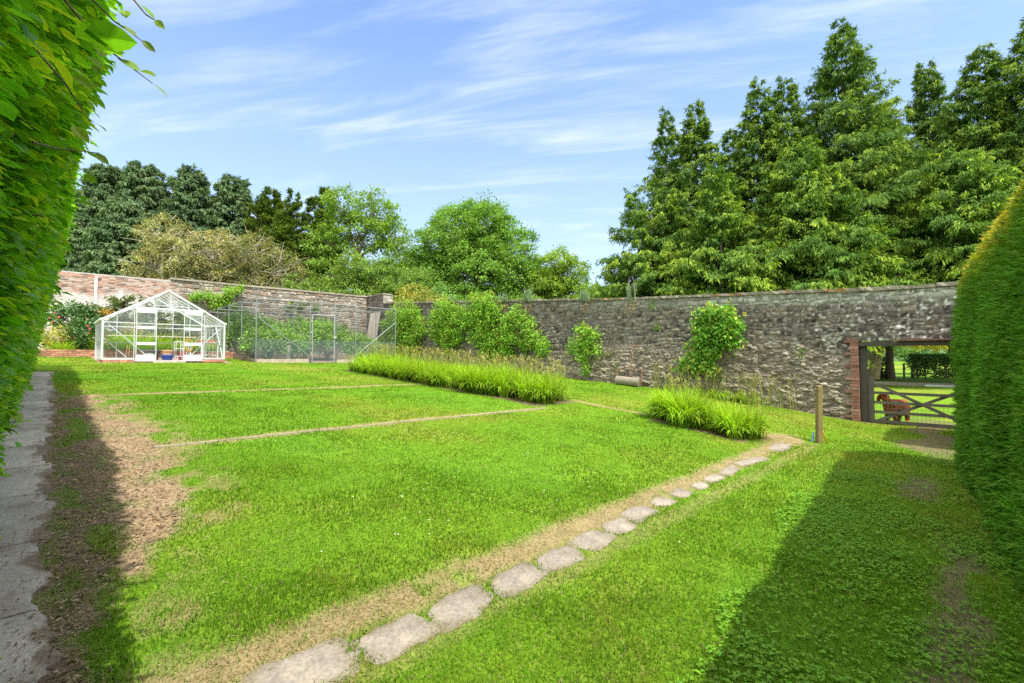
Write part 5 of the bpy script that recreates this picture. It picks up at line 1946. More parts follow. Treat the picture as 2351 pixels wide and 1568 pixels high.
# ------------------------------------------------------------------ fruit cage
def build_cage():
    X0, X1, Y0, Y1, H = 6.0, 12.5, 20.95, 29.3, 2.68
    z0 = float(zg(8, 20.95))

    def gzf(x, y):
        return float(zg(x, y))
    root = thing('fruit_cage', 'netted fruit cage of grey tubes with a framed door, right of the greenhouse', 'fruit cage', (X0, Y0, z0))
    O = np.array([X0, Y0, z0])
    T = z0 + H
    G = (0.22, 0.245, 0.265)
    fx = (6.0, 8.2, 9.34, 10.35, 12.5)
    rows = (Y0, 23.0, 25.1, 27.2, Y1)
    for yi, y in enumerate(rows):
        for x in ((fx if yi == 0 else (6.0, 8.2, 10.35, 12.5))):
            m = MB()
            m.tube(np.array([(x, y, gzf(x, y) - 0.1), (x, y, z0 + 1.4), (x, y, T)]) - O, 0.021 if yi == 0 else 0.019, 8, G)
            m.build('pole', M_GALV, root)
    for y in rows:
        m = MB()
        m.tube(np.array([(X0, y, T), (9, y, T + 0.015), (X1, y, T)]) - O, 0.02, 8, G)
        m.build('rail', M_GALV, root)
    for x in (6.0, 8.2, 10.35, 12.5):
        m = MB()
        m.tube(np.array([(x, Y0, T + .02), (x, 25, T + 0.03), (x, Y1, T + .02)]) - O, 0.02, 8, (0.3, 0.32, 0.33))
        m.build('rail', M_GALV, root)
    for a, b in (((6.03, Y0 - 0.03, z0 + 1.92), (8.15, Y0 - 0.03, z0 + 0.3)), ((12.47, Y0 - 0.03, z0 + 2.0), (10.4, Y0 - 0.03, z0 + 0.35)), ((5.97, Y0 + 0.05, z0 + 1.85), (5.97, 22.95, z0 + 0.35))):
        m = MB()
        a, b = np.array(a), np.array(b)
        m.tube(np.array([a, (a + b) / 2, b]) - O, 0.021, 8, G)
        m.build('brace', M_GALV, root)
    # boards along the foot
    m = MB()
    bz = z0 + 0.06
    m.box(np.array([7.08, Y0 - 0.02, bz]) - O, (2.12, 0.04, 0.22), col=(0.36, 0.31, 0.24))
    m.box(np.array([10.95, Y0 - 0.02, bz - 0.03]) - O, (3.1, 0.04, 0.22), col=(0.36, 0.31, 0.24))
    m.bar(np.array([5.97, Y0, bz + 0.0]) - O, np.array([5.97, Y1, gzf(6, Y1) + 0.08]) - O, 0.04, 0.2, col=(0.2, 0.16, 0.12))
    m.build('base_board', M_WOOD, root)
    # door
    m = MB()
    dx0, dx1, dz0, dz1 = 8.27, 9.27, z0 + 0.02, z0 + 2.15
    yy = Y0 - 0.06
    m.tube(np.array([(dx0, yy, dz0), (dx0, yy, dz0 + 1), (dx0, yy, dz1)]) - O, 0.022, 8, (0.34, 0.36, 0.38))
    m.tube(np.array([(dx1, yy, dz0), (dx1, yy, dz0 + 1), (dx1, yy, dz1)]) - O, 0.022, 8, (0.34, 0.36, 0.38))
    m.tube(np.array([(dx0, yy, dz0), ((dx0 + dx1) / 2, yy, dz0), (dx1, yy, dz0)]) - O, 0.02, 8, (0.4, 0.34, 0.3))
    m.tube(np.array([(dx0, yy, dz1), ((dx0 + dx1) / 2, yy, dz1), (dx1, yy, dz1)]) - O, 0.022, 8, (0.34, 0.36, 0.38))
    dr = m.build('door', M_GALV, root)
    m = MB()
    m.box(np.array([dx1 + 0.02, yy - 0.03, z0 + 1.16]) - O, (0.12, 0.05, 0.05), col=(0.6, 0.6, 0.6))
    m.build('latch', M_GALV, dr)
    for z in (0.35, 1.85):
        m = MB()
        m.box(np.array([dx0 - 0.03, yy - 0.01, z0 + z]) - O, (0.08, 0.05, 0.04), col=(0.45, 0.3, 0.24))
        m.build('hinge', M_RUST, dr)

    def sheet(mb, a, b, z0a, z1a, z0b, z1b, n=10, m_=6, bulge=0.03):
        a, b = np.array(a, float), np.array(b, float)
        U, V = np.meshgrid(np.linspace(0, 1, n), np.linspace(0, 1, m_), indexing='ij')
        xy = a[None, None] + (b - a)[None, None] * U[..., None]
        lo = z0a + (z0b - z0a) * U
        hi = z1a + (z1b - z1a) * U
        p = np.concatenate([xy, (lo + (hi - lo) * V)[..., None]], -1)
        mb.add(p.reshape(-1, 3) - O, None, grid_faces(n, m_), (1, 1, 1))
    nt = MB()
    sheet(nt, (X0, Y0 + 0.03), (X1, Y0 + 0.03), z0, T, z0, T)
    sheet(nt, (X0 + 0.03, Y0), (X0 + 0.03, Y1), z0, T, gzf(6, Y1), T)
    sheet(nt, (X1, Y0), (X1, Y1), z0, T, gzf(12, Y1), T)
    U, V = np.meshgrid(np.linspace(X0, X1, 14), np.linspace(Y0, Y1, 16), indexing='ij')
    sag = -0.05 * np.abs(np.sin((U - X0) * math.pi / 2.2)) * np.abs(np.sin((V - Y0) * math.pi / 2.1))
    nt.add(np.stack([U, V, T + 0.015 + sag], -1).reshape(-1, 3) - O, None, grid_faces(14, 16), (1, 1, 1))
    nt.build('netting', M_NET, root)
    nt = MB()
    sheet(nt, (X0, Y0 - 0.03), (8.2, Y0 - 0.03), z0, z0 + 1.02, z0, z0 + 1.0)
    sheet(nt, (dx0, yy), (dx1, yy), dz0, z0 + 1.0, dz0, z0 + 1.0)
    sheet(nt, (9.34, Y0 - 0.03), (X1, Y0 - 0.03), z0, z0 + 1.0, z0, z0 + 1.0)
    sheet(nt, (X0 - 0.03, Y0), (X0 - 0.03, Y1), z0, z0 + 1.02, gzf(6, Y1), gzf(6, Y1) + 1.0)
    nt.build('wire_mesh', M_NET2, root)

    # fruit bushes inside
    rng = np.random.default_rng(401)
    spec = [(6.9, 22.4, 0.85, 1.25, 'left-hand currant bush close behind the diagonal brace of the cage'),
            (7.9, 22.2, 0.8, 1.05, 'low currant bush beside the stake near the front of the cage'),
            (7.0, 25.0, 1.1, 1.75, 'tall dark currant bush deep in the left side of the cage'),
            (8.9, 23.6, 1.1, 1.75, 'biggest currant bush in the middle of the cage'),
            (10.2, 23.7, 1.05, 1.6, 'round currant bush seen through the cage door'),
            (11.0, 22.0, 0.55, 1.15, 'small pale currant bush right of the cage door'),
            (8.4, 27.0, 1.0, 1.6, 'currant bush at the back of the cage by the wall'),
            (11.9, 22.5, 0.6, 0.9, 'small currant bush at the right corner of the cage')]
    for k, (x, y, r, h, lab) in enumerate(spec):
        r, h = r * 1.15, h * 1.22
        g = float(zg(x, y))
        rt = thing('currant_bush', lab, 'bush', (x, y, g), 0, 'fruit bushes in the cage')
        lf, st = MB(), MB()
        nc = int(60 * r)
        u = unit(rng.normal(0, 1, (nc, 3)))
        u[:, 2] = np.abs(u[:, 2]) * 1.2 - 0.35
        cl = np.array([0, 0, h * 0.52]) + u * np.array([r, r, h * 0.5]) * rng.uniform(0.55, 1.02, (nc, 1))
        for q in range(0, nc, 4):
            st.tube([(0.05 * u[q, 0], 0.05 * u[q, 1], 0), cl[q] * np.array([0.5, 0.5, 0.55]), cl[q]], [0.014, 0.01, 0.004], 4, (0.2, 0.15, 0.1), cap=False)
        n = nc * 46
        kk = rng.integers(0, nc, n)
        p = cl[kk] + rng.normal(0, 0.15, (n, 3))
        p[:, 2] = np.maximum(p[:, 2], 0.06)
        d = unit(p - np.array([0, 0, h * 0.4])) + rng.normal(0, 0.5, (n, 3)) - np.array([0, 0, 0.25])
        nn = rng.normal(0, 0.4, (n, 3)) + np.array([0, 0, 1.0]) + 0.5 * u[kk]
        base = np.array([0.21, 0.37, 0.08]) if k != 2 else np.array([0.1, 0.2, 0.04])
        col = jitter_col(base * rng.uniform(0.75, 1.2, (nc, 1))[kk], n, rng, 0.25, 0.15)
        L = 0.105 * rng.uniform(0.6, 1.25, n)
        lf.leaves(p, d, nn, L, L * 0.85, col, droop=0.15)
        lf.build('leaves', M_LEAF, rt)
        st.build('stems', M_BARK, rt)
    m = MB()
    m.tube([(0, 0, -0.1), (0.01, 0, 0.4), (0.02, 0.0, 0.75)], [0.07, 0.065, 0.055], 8, (0.36, 0.31, 0.25))
    o = m.build('wooden_stake', M_WOOD)
    o.location = (7.38, 21.25, float(zg(7.4, 21.3)))
    tag(o, 'short grey wooden stake just inside the front of the fruit cage', 'stake')
    # boards leaning on the dark wall inside the cage
    bx, by = 14.9, P(846, depth_on_x(846, 14.9))[1]
    bz = float(zg(bx, by))
    rt = thing('board_panel', 'grey weathered timber boards leaning against the dark wall in the cage corner', 'boards', (bx, by, bz))
    for k in range(3):
        m = MB()
        m.bar((0.0, -0.5 + k * 0.44, 0), (0.45, -0.5 + k * 0.44, 2.9 + 0.06 * (k % 2)), 0.42, 0.03, up=(0, 1, 0) if False else (1, 0, 0), col=np.array([0.40, 0.37, 0.32]) * (0.9 + 0.08 * k))
        m.build('board', M_WOOD, rt)


build_cage()


# ------------------------------------------------------------------ planted beds on the lawn
def lily_bed(name, lab, cat, poly, n, hgt, seed, stems, stem_h, back=None):
    rng = np.random.default_rng(seed)
    x0, x1, y0, y1 = poly
    ox, oy = (x0 + x1) / 2, (y0 + y1) / 2
    O = np.array([ox, oy, float(zg(ox, oy))])
    root = thing(name, lab, cat, tuple(O))
    # tufts
    nt = max(8, int((x1 - x0) * (y1 - y0) * 16))
    tx, ty = rng.uniform(x0, x1, nt), rng.uniform(y0, y1, nt)
    th = hgt * (0.78 + 0.45 * fbm(tx * 0.9, ty * 0.9, seed=seed))
    k = rng.integers(0, nt, n)
    X, Y = tx[k] + rng.normal(0, 0.07, n), ty[k] + rng.normal(0, 0.07, n)
    base = np.stack([X, Y, zg(X, Y) - 0.01], 1)
    a = np.arctan2(Y - ty[k], X - tx[k]) + rng.normal(0, 0.7, n)
    D = np.stack([np.cos(a), np.sin(a)], 1)
    col = jitter_col(np.array([0.18, 0.32, 0.024]) * rng.uniform(0.7, 1.25, (nt, 1))[k], n, rng, 0.28, 0.2)
    tip = np.clip(col * 1.25 + np.array([0.05, 0.035, 0.0]), 0, 1)
    yl = rng.uniform(0, 1, n) < 0.08
    col[yl] = np.array([0.3, 0.28, 0.07])
    L = th[k] * rng.uniform(0.75, 1.45, n)
    mb = MB()
    mb.blades(base - O, D, L, rng.uniform(0.014, 0.026, n), rng.uniform(0.5, 2.7, n), col, seg=5, tipcol=tip)
    mb.build('foliage', M_GRASS, root)
    if stems:
        w = rng.uniform(0, 1, stems)
        X = x0 + (x1 - x0) * (w ** (0.35 if back is None else 1))
        Y = rng.uniform(y0, y1, stems)
        if back is not None:
            X = rng.uniform(back[0], back[1], stems)
            Y = rng.uniform(back[2], back[3], stems)
        h = stem_h * rng.uniform(0.75, 1.1, stems)
        a = rng.uniform(0, 6.28, stems)
        D = np.stack([np.cos(a), np.sin(a)], 1)
        mb = MB()
        base = np.stack([X, Y, zg(X, Y)], 1)
        colS = jitter_col((0.27, 0.31, 0.08), stems, rng, 0.25, 0.15)
        mb.blades(base - O, D, h * 1.1, 0.011, rng.uniform(0.1, 1.3, stems), colS, seg=5)
        # nodding flower heads
        hd = rng.uniform(0.3, 1.0, stems)
        top = base + np.concatenate([D * (0.1 * hd)[:, None], (h * 0.93)[:, None]], 1)
        for q in range(2):
            mb.blades(top - O + rng.normal(0, 0.01, (stems, 3)), D, rng.uniform(0.1, 0.2, stems), 0.016, rng.uniform(1.6, 2.9, stems), jitter_col((0.30, 0.29, 0.10), stems, rng, 0.3, 0.15), seg=4)
        mb.build('flower_stems', M_GRASS, root)
    return root


lily_bed('lily_bed', 'long bed of tall strappy green leaves with nodding brown flower stems on the lawn', 'flower bed', (7.95, 9.35, 7.25, 16.7), 18500, 0.6, 501, 800, 1.0)
lily_bed('lily_clump', 'left-hand and taller of the two short leaf clumps near the wooden post', 'plant clump', (9.1, 10.0, 4.05, 4.95), 2100, 0.58, 502, 40, 0.95)
lily_bed('lily_clump', 'right-hand spreading leaf clump nearest the wooden post and straw patch', 'plant clump', (9.2, 10.25, 3.0, 3.95), 2100, 0.47, 503, 16, 0.75)
lily_bed('wispy_sedge', 'wispy row of nodding grass stems along the foot of the stone wall', 'grasses', (14.6, 15.2, 4.6, 7.6), 500, 0.35, 504, 170, 0.95, back=(14.5, 15.25, 3.6, 8.0))


# ------------------------------------------------------------------ trees trained on the walls
def wall_tree(name, lab, blobs, seed, base_px=None, leafL=0.12, colour=(0.18, 0.37, 0.03), wall='right', per=120, off=0.22, group=None, young=(0.36, 0.42, 0.05), thick=0.16):
    rng = np.random.default_rng(seed)
    pts = []
    for (x, y, r) in blobs:
        if wall == 'right':
            d = depth_on_x(x, WALL_X - off)
            p = np.array([WALL_X - off, P(x, d)[1], zpix(y, d)])
        else:
            d = depth_on_y(x, BACK_Y - off)
            p = np.array([P(x, d)[0], BACK_Y - off, zpix(y, d)])
        pts.append((p, r / FPX * d * (1.12 if wall == 'right' else 1.0)))
    low = min(pts, key=lambda q: q[0][2])[0]
    O = np.array([low[0], low[1], float(zg(low[0], low[1]))])
    if base_px is not None:
        d = depth_on_x(base_px, WALL_X - off) if wall == 'right' else depth_on_y(base_px, BACK_Y - off)
        X, Y = P(base_px, d)
        O = np.array([X, Y, float(zg(X, Y))])
    root = thing(name, lab, 'wall tree' if wall == 'right' else 'climber', tuple(O), 0, group)
    lf, st = MB(), MB()
    st.tube(np.array([O - [0, 0, 0.1], O * 0.5 + low * 0.5 + [0.03, 0.03, 0], low]) - O, [0.045, 0.035, 0.025], 7, (0.2, 0.16, 0.13))
    along = np.array([0, 1.0, 0]) if wall == 'right' else np.array([1.0, 0, 0])
    outv = np.array([-1.0, 0, 0]) if wall == 'right' else np.array([0, -1.0, 0])
    for p, r in pts:
        nc = max(5, int(16 * r * r / 0.09 * 0.7) + 4)
        ang, rad = rng.uniform(0, 6.28, nc), np.sqrt(rng.uniform(0, 1, nc)) * r * rng.uniform(0.75, 1.4, nc)
        cl = p + along * (np.cos(ang) * rad)[:, None] + np.array([0, 0, 1.0]) * (np.sin(ang) * rad)[:, None] + outv * rng.uniform(-0.12, thick * 1.8, nc)[:, None]
        m = (low + p) / 2 + rng.normal(0, 0.05, 3)
        st.tube(np.array([low, m, p]) - O, [0.026, 0.018, 0.01], 5, (0.2, 0.16, 0.13), cap=False)
        for q in range(0, nc, 3):
            st.tube(np.array([p, (p + cl[q]) / 2, cl[q]]) - O, [0.01, 0.007, 0.003], 4, (0.22, 0.15, 0.1), cap=False)
        n = nc * per // 6
        k = rng.integers(0, nc, n)
        pos = cl[k] + rng.normal(0, 0.095, (n, 3))
        # keep the leaves clear of the wall behind
        if wall == 'right':
            pos[:, 0] = np.minimum(pos[:, 0], WALL_X - 0.09)
        else:
            pos[:, 1] = np.minimum(pos[:, 1], BACK_Y - 0.09)
        dd = outv * 0.5 + rng.normal(0, 0.6, (n, 3)) - np.array([0, 0, 0.35])
        nn = outv * 0.6 + np.array([0, 0, 0.7]) + rng.normal(0, 0.45, (n, 3))
        col = np.asarray(colour) * rng.uniform(0.75, 1.25, (nc, 1))[k]
        hi = sst(0.1, 1.0, (pos[:, 2] - p[2]) / r) * rng.uniform(0, 1, n)
        yy = rng.uniform(0, 1, n) < 0.1 + 0.35 * hi
        col[yy] = np.asarray(young)
        col = jitter_col(col, n, rng, 0.25, 0.2)
        L = leafL * rng.uniform(0.6, 1.3, n)
        lf.leaves(pos - O, dd, nn, L, L * 0.52, col, droop=0.2)
        # upright young shoots above the blob
        for q in range(max(1, int(r * 5))):
            b = p + along * rng.uniform(-0.7, 0.7) * r + np.array([0, 0, r * rng.uniform(0.6, 0.9)])
            t = b + np.array([0, 0, rng.uniform(0.15, 0.35)]) + along * rng.normal(0, 0.08) + outv * 0.05
            st.tube(np.array([b, (b + t) / 2, t]) - O, [0.006, 0.005, 0.002], 4, (0.3, 0.2, 0.1), cap=False)
            kn = 9
            s = rng.uniform(0.1, 1, (kn, 1))
            pp = b + (t - b) * s
            lf.leaves(pp - O, rng.normal(0, 0.7, (kn, 3)) + np.array([0, 0, 0.6]), rng.normal(0, 0.5, (kn, 3)) + np.array([0, 0, .8]), leafL * 0.75, leafL * 0.36, jitter_col(young, kn, rng, 0.25, 0.2))
    lf.build('leaves', M_GLOSSY if False else M_LEAF, root)
    st.build('branches', M_BARK, root)
    return root


G_ESP = 'fruit trees trained on the dark stone wall'
wall_tree('espalier_pear', 'bushy wall tree just right of the fruit cage corner, leftmost on the dark wall',
          [(925, 725, 28), (945, 730, 26), (918, 760, 30), (945, 765, 30), (930, 795, 30), (955, 790, 20), (968, 755, 18), (900, 745, 25), (892, 775, 26), (905, 800, 22)], 601, 930, group=G_ESP)
wall_tree('espalier_pear', 'rounded wall tree second from the fruit cage, rising just over the coping',
          [(1018, 712, 26), (1038, 720, 22), (1005, 735, 22), (1030, 748, 26), (1010, 765, 22), (1048, 770, 20), (1035, 790, 20), (1058, 725, 14)], 602, 1035, group=G_ESP)
wall_tree('espalier_pear', 'widest yellow-topped wall tree reaching over the coping, middle of the group',
          [(1095, 708, 24), (1120, 703, 26), (1142, 718, 20), (1085, 728, 20), (1115, 740, 26), (1100, 765, 22), (1128, 775, 24), (1120, 803, 18), (1145, 795, 20), (1070, 745, 13)], 603, 1120, group=G_ESP)
wall_tree('espalier_pear', 'open ring-shaped wall tree sloping down to the right, last of the bushy group',
          [(1190, 722, 17), (1208, 735, 16), (1165, 745, 16), (1178, 770, 18), (1200, 785, 18), (1222, 775, 16), (1240, 785, 18), (1252, 800, 15), (1222, 750, 13), (1160, 790, 18), (1170, 800, 16)], 604, 1172, group=G_ESP)
wall_tree('young_wall_tree', 'small narrow wall tree left of the garden roller, tapering to its foot',
          [(1345, 762, 13), (1350, 778, 17), (1340, 790, 17), (1362, 790, 14), (1318, 795, 12), (1375, 800, 9), (1345, 812, 13), (1347, 833, 9), (1349, 852, 6), (1368, 772, 9), (1335, 752, 6)], 605, 1348, leafL=0.11, per=100)
wall_tree('plum_wall_tree', 'large leafy wall tree on its own right of the garden roller',
          [(1612, 738, 17), (1640, 732, 20), (1662, 742, 18), (1685, 735, 14), (1625, 762, 20), (1655, 765, 20), (1610, 790, 18), (1635, 795, 20), (1600, 815, 14), (1630, 822, 15), (1675, 785, 16), (1690, 775, 10),
           (1580, 838, 12), (1605, 843, 12), (1638, 850, 9), (1700, 745, 8), (1640, 715, 12), (1668, 715, 10)], 606, 1625, leafL=0.14, per=110, colour=(0.14, 0.33, 0.03))
wall_tree('wall_vine', 'leafy climber low on the pale wall to the right of the greenhouse ridge',
          [(440, 683, 8), (458, 682, 8), (474, 680, 9), (485, 690, 8), (500, 685, 8), (516, 680, 9), (523, 665, 8), (540, 668, 5), (525, 695, 9), (510, 700, 9), (490, 705, 8), (548, 662, 4)], 607, 505, wall='back', per=130, leafL=0.12)
wall_tree('wall_vine', 'dark creeper on the wall behind the fruit cage door',
          [(700, 745, 9), (720, 742, 9), (742, 743, 10), (765, 748, 9), (785, 752, 8), (740, 765, 10), (800, 770, 9), (690, 700, 8), (660, 705, 9), (720, 705, 8)], 608, 745, wall='back', per=110, leafL=0.12, colour=(0.075, 0.16, 0.03))


def wall_tufts():
    rng = np.random.default_rng(620)
    sp = [(1037, 697, 0.45, 'small sage-green tuft on the dark wall left of the widest wall tree'),
          (1158, 697, 0.5, 'sage-green spiky tuft on the coping beside the widest wall tree'),
          (1214, 693, 0.75, 'tall pale spiky tuft on the coping above the ring-shaped wall tree'),
          (1345, 692, 0.55, 'blue-green tuft with dry brown base on the coping above the small wall tree'),
          (1452, 688, 0.9, 'tall thin purple-tipped spikes growing from the coping above the roller')]
    for x, y, h, lab in sp:
        d = depth_on_x(x, WALL_X - 0.08)
        Y = P(x, d)[1]
        O = np.array([WALL_X - 0.08, Y, float(right_top(Y)) - 0.05])
        rt = thing('wall_tuft', lab, 'plant', tuple(O), 0, 'tufts growing on the wall top')
        n = 26 if h < 0.85 else 7
        mb = MB()
        base = np.stack([-np.abs(rng.normal(0.03, 0.03, n)), rng.normal(0, 0.16 if n > 10 else 0.09, n), rng.normal(0.02, 0.03, n)], 1)
        a = rng.uniform(0, 6.28, n)
        D = np.stack([np.cos(a), np.sin(a)], 1)
        mb.blades(base, D, h * rng.uniform(0.6, 1.1, n), 0.03, rng.uniform(0.05, 0.5, n), jitter_col((0.2, 0.28, 0.19), n, rng, 0.2, 0.1), seg=4, tipcol=np.tile([0.3, 0.25, 0.3] if h > 0.8 else [0.22, 0.32, 0.22], (n, 1)))
        nl = 160
        s = rng.uniform(0.02, 0.85, nl)
        k = rng.integers(0, n, nl)
        p = base[k] + np.stack([0 * s, 0 * s, s * h * 0.8], 1)
        mb.leaves(p, rng.normal(0, 0.6, (nl, 3)) + np.array([0, 0, 0.5]), rng.normal(0, 1, (nl, 3)), 0.09, 0.03, jitter_col((0.18, 0.27, 0.16), nl, rng, 0.25, 0.1))
        mb.build('stems', M_LEAF, rt)
        mb = MB()
        nd = 70
        p = np.stack([rng.uniform(-0.14, -0.02, nd), rng.normal(0, 0.13, nd), rng.uniform(-0.45, -0.05, nd)], 1)
        mb.leaves(p, rng.normal(0, 0.5, (nd, 3)) + np.array([-.2, 0, -0.8]), rng.normal(0, 1, (nd, 3)), 0.12, 0.02, jitter_col((0.33, 0.25, 0.14), nd, rng, 0.3, 0.1))
        mb.build('dry_stems', M_LEAF, rt)


wall_tufts()


def small_wall_weeds():
    rng = np.random.default_rng(640)
    for (x, y, lab) in ((1510, 752, 'tiny bright weed in the wall joints left of the lone wall tree'), (1415, 846, 'tiny weed low on the wall beside the roller handle'),
                        (1840, 808, 'tiny weed on the rough wall left of the brick quoins'), (1497, 702, 'short green trailing sprig just under the coping right of the purple spikes')):
        d = depth_on_x(x, WALL_X - 0.07)
        p = np.array([WALL_X - 0.07, P(x, d)[1], zpix(y, d)])
        n = 40
        mb = MB()
        q = rng.normal(0, 0.07, (n, 3)) * np.array([0.4, 1, 1.2])
        mb.leaves(q, rng.normal(0, 0.6, (n, 3)) + np.array([-0.6, 0, 0.1]), rng.normal(0, 1, (n, 3)), 0.08, 0.035, jitter_col((0.15, 0.28, 0.04), n, rng, 0.25, 0.15))
        o = mb.build('wall_weed', M_LEAF)
        o.location = p
        tag(o, lab, 'weed', 'small weeds in the wall joints')


small_wall_weeds()


# ------------------------------------------------------------------ gateway: post, gate, dog
def build_gate():
    gx = WALL_X + 0.14
    g0 = float(zg(gx, 1.5))
    wd = (0.12, 0.11, 0.092)
    m = MB()
    m.box((0, 0, 1.05), (0.2, 0.15, 2.16), col=(0.075, 0.07, 0.062))
    o = m.build('gate_post', M_WOOD)
    o.location = (gx, 2.135, g0 - 0.03)
    tag(o, 'tall dark timber post in the gateway against the brick quoins', 'post')
    m = MB()
    m.box((0, 0, 0.62), (0.12, 0.045, 1.28), col=(0.14, 0.13, 0.115))
    m.box((0, 0, 1.275), (0.09, 0.05, 0.03), col=(0.16, 0.15, 0.13))
    o = m.build('slam_post', M_WOOD)
    o.location = (gx + 0.03, 2.035, g0 - 0.02)
    tag(o, 'short timber post between the tall gate post and the gate', 'post')
    root = thing('field_gate', 'weathered wooden five-bar gate with crossed braces in the wall opening', 'gate', (gx, 1.97, g0))
    O = np.array([gx, 1.97, g0])
    ye = -1.24

    def part(nm, fn, mt=M_WOOD):
        m_ = MB()
        fn(m_)
        return m_.build(nm, mt, root)
    part('stile', lambda m_: (m_.box((0, 0, 0.63), (0.075, 0.085, 1.24), col=wd), m_.box((0, 0, 1.26), (0.06, 0.06, 0.03), col=wd)))
    part('stile', lambda m_: m_.box((0, ye - 1.97 + 0.04, 0.6), (0.07, 0.08, 1.15), col=wd))
    ln = 1.97 - ye - 0.085
    yc = -0.0435 - ln / 2
    for z, h, c in ((1.09, 0.085, (0.2, 0.185, 0.15)), (0.83, 0.07, wd), (0.575, 0.07, (0.145, 0.135, 0.11)), (0.32, 0.07, (0.135, 0.125, 0.105)), (0.075, 0.075, wd)):
        part('rail', lambda m_, z=z, h=h, c=c: m_.box((0, yc, z), (0.05, ln, h), col=c))
    part('brace', lambda m_: m_.bar((-0.035, -0.1, 1.06), (-0.035, -1.95, 0.08), 0.02, 0.075, up=(0, 0, 1), col=(0.125, 0.115, 0.095)))
    part('brace', lambda m_: m_.bar((0.035, -0.1, 0.08), (0.035, -1.95, 1.06), 0.02, 0.075, up=(0, 0, 1), col=(0.16, 0.15, 0.13)))
    part('latch_plate', lambda m_: m_.box((-0.034, -1.35, 1.07), (0.012, 0.55, 0.045), col=(0.55, 0.58, 0.6)), M_GALV)

    def wires(m_):
        for k in range(37):
            y = -0.08 - k * 0.083
            m_.bar((0.032, y, -0.08), (0.032, y, 0.6), 0.005, 0.005, up=(0, 1, 0), col=(0.2, 0.2, 0.2))
        for k in range(9):
            z = -0.07 + k * 0.083
            m_.bar((0.037, -0.05, z), (0.037, -3.1, z), 0.005, 0.005, col=(0.2, 0.2, 0.2))
    part('wire_mesh', wires, M_GALV)
    for z in (0.2, 1.0):
        part('hinge', lambda m_, z=z: m_.box((0, 0.065, z), (0.03, 0.06, 0.04), col=(0.08, 0.08, 0.08)), M_RUST)


build_gate()


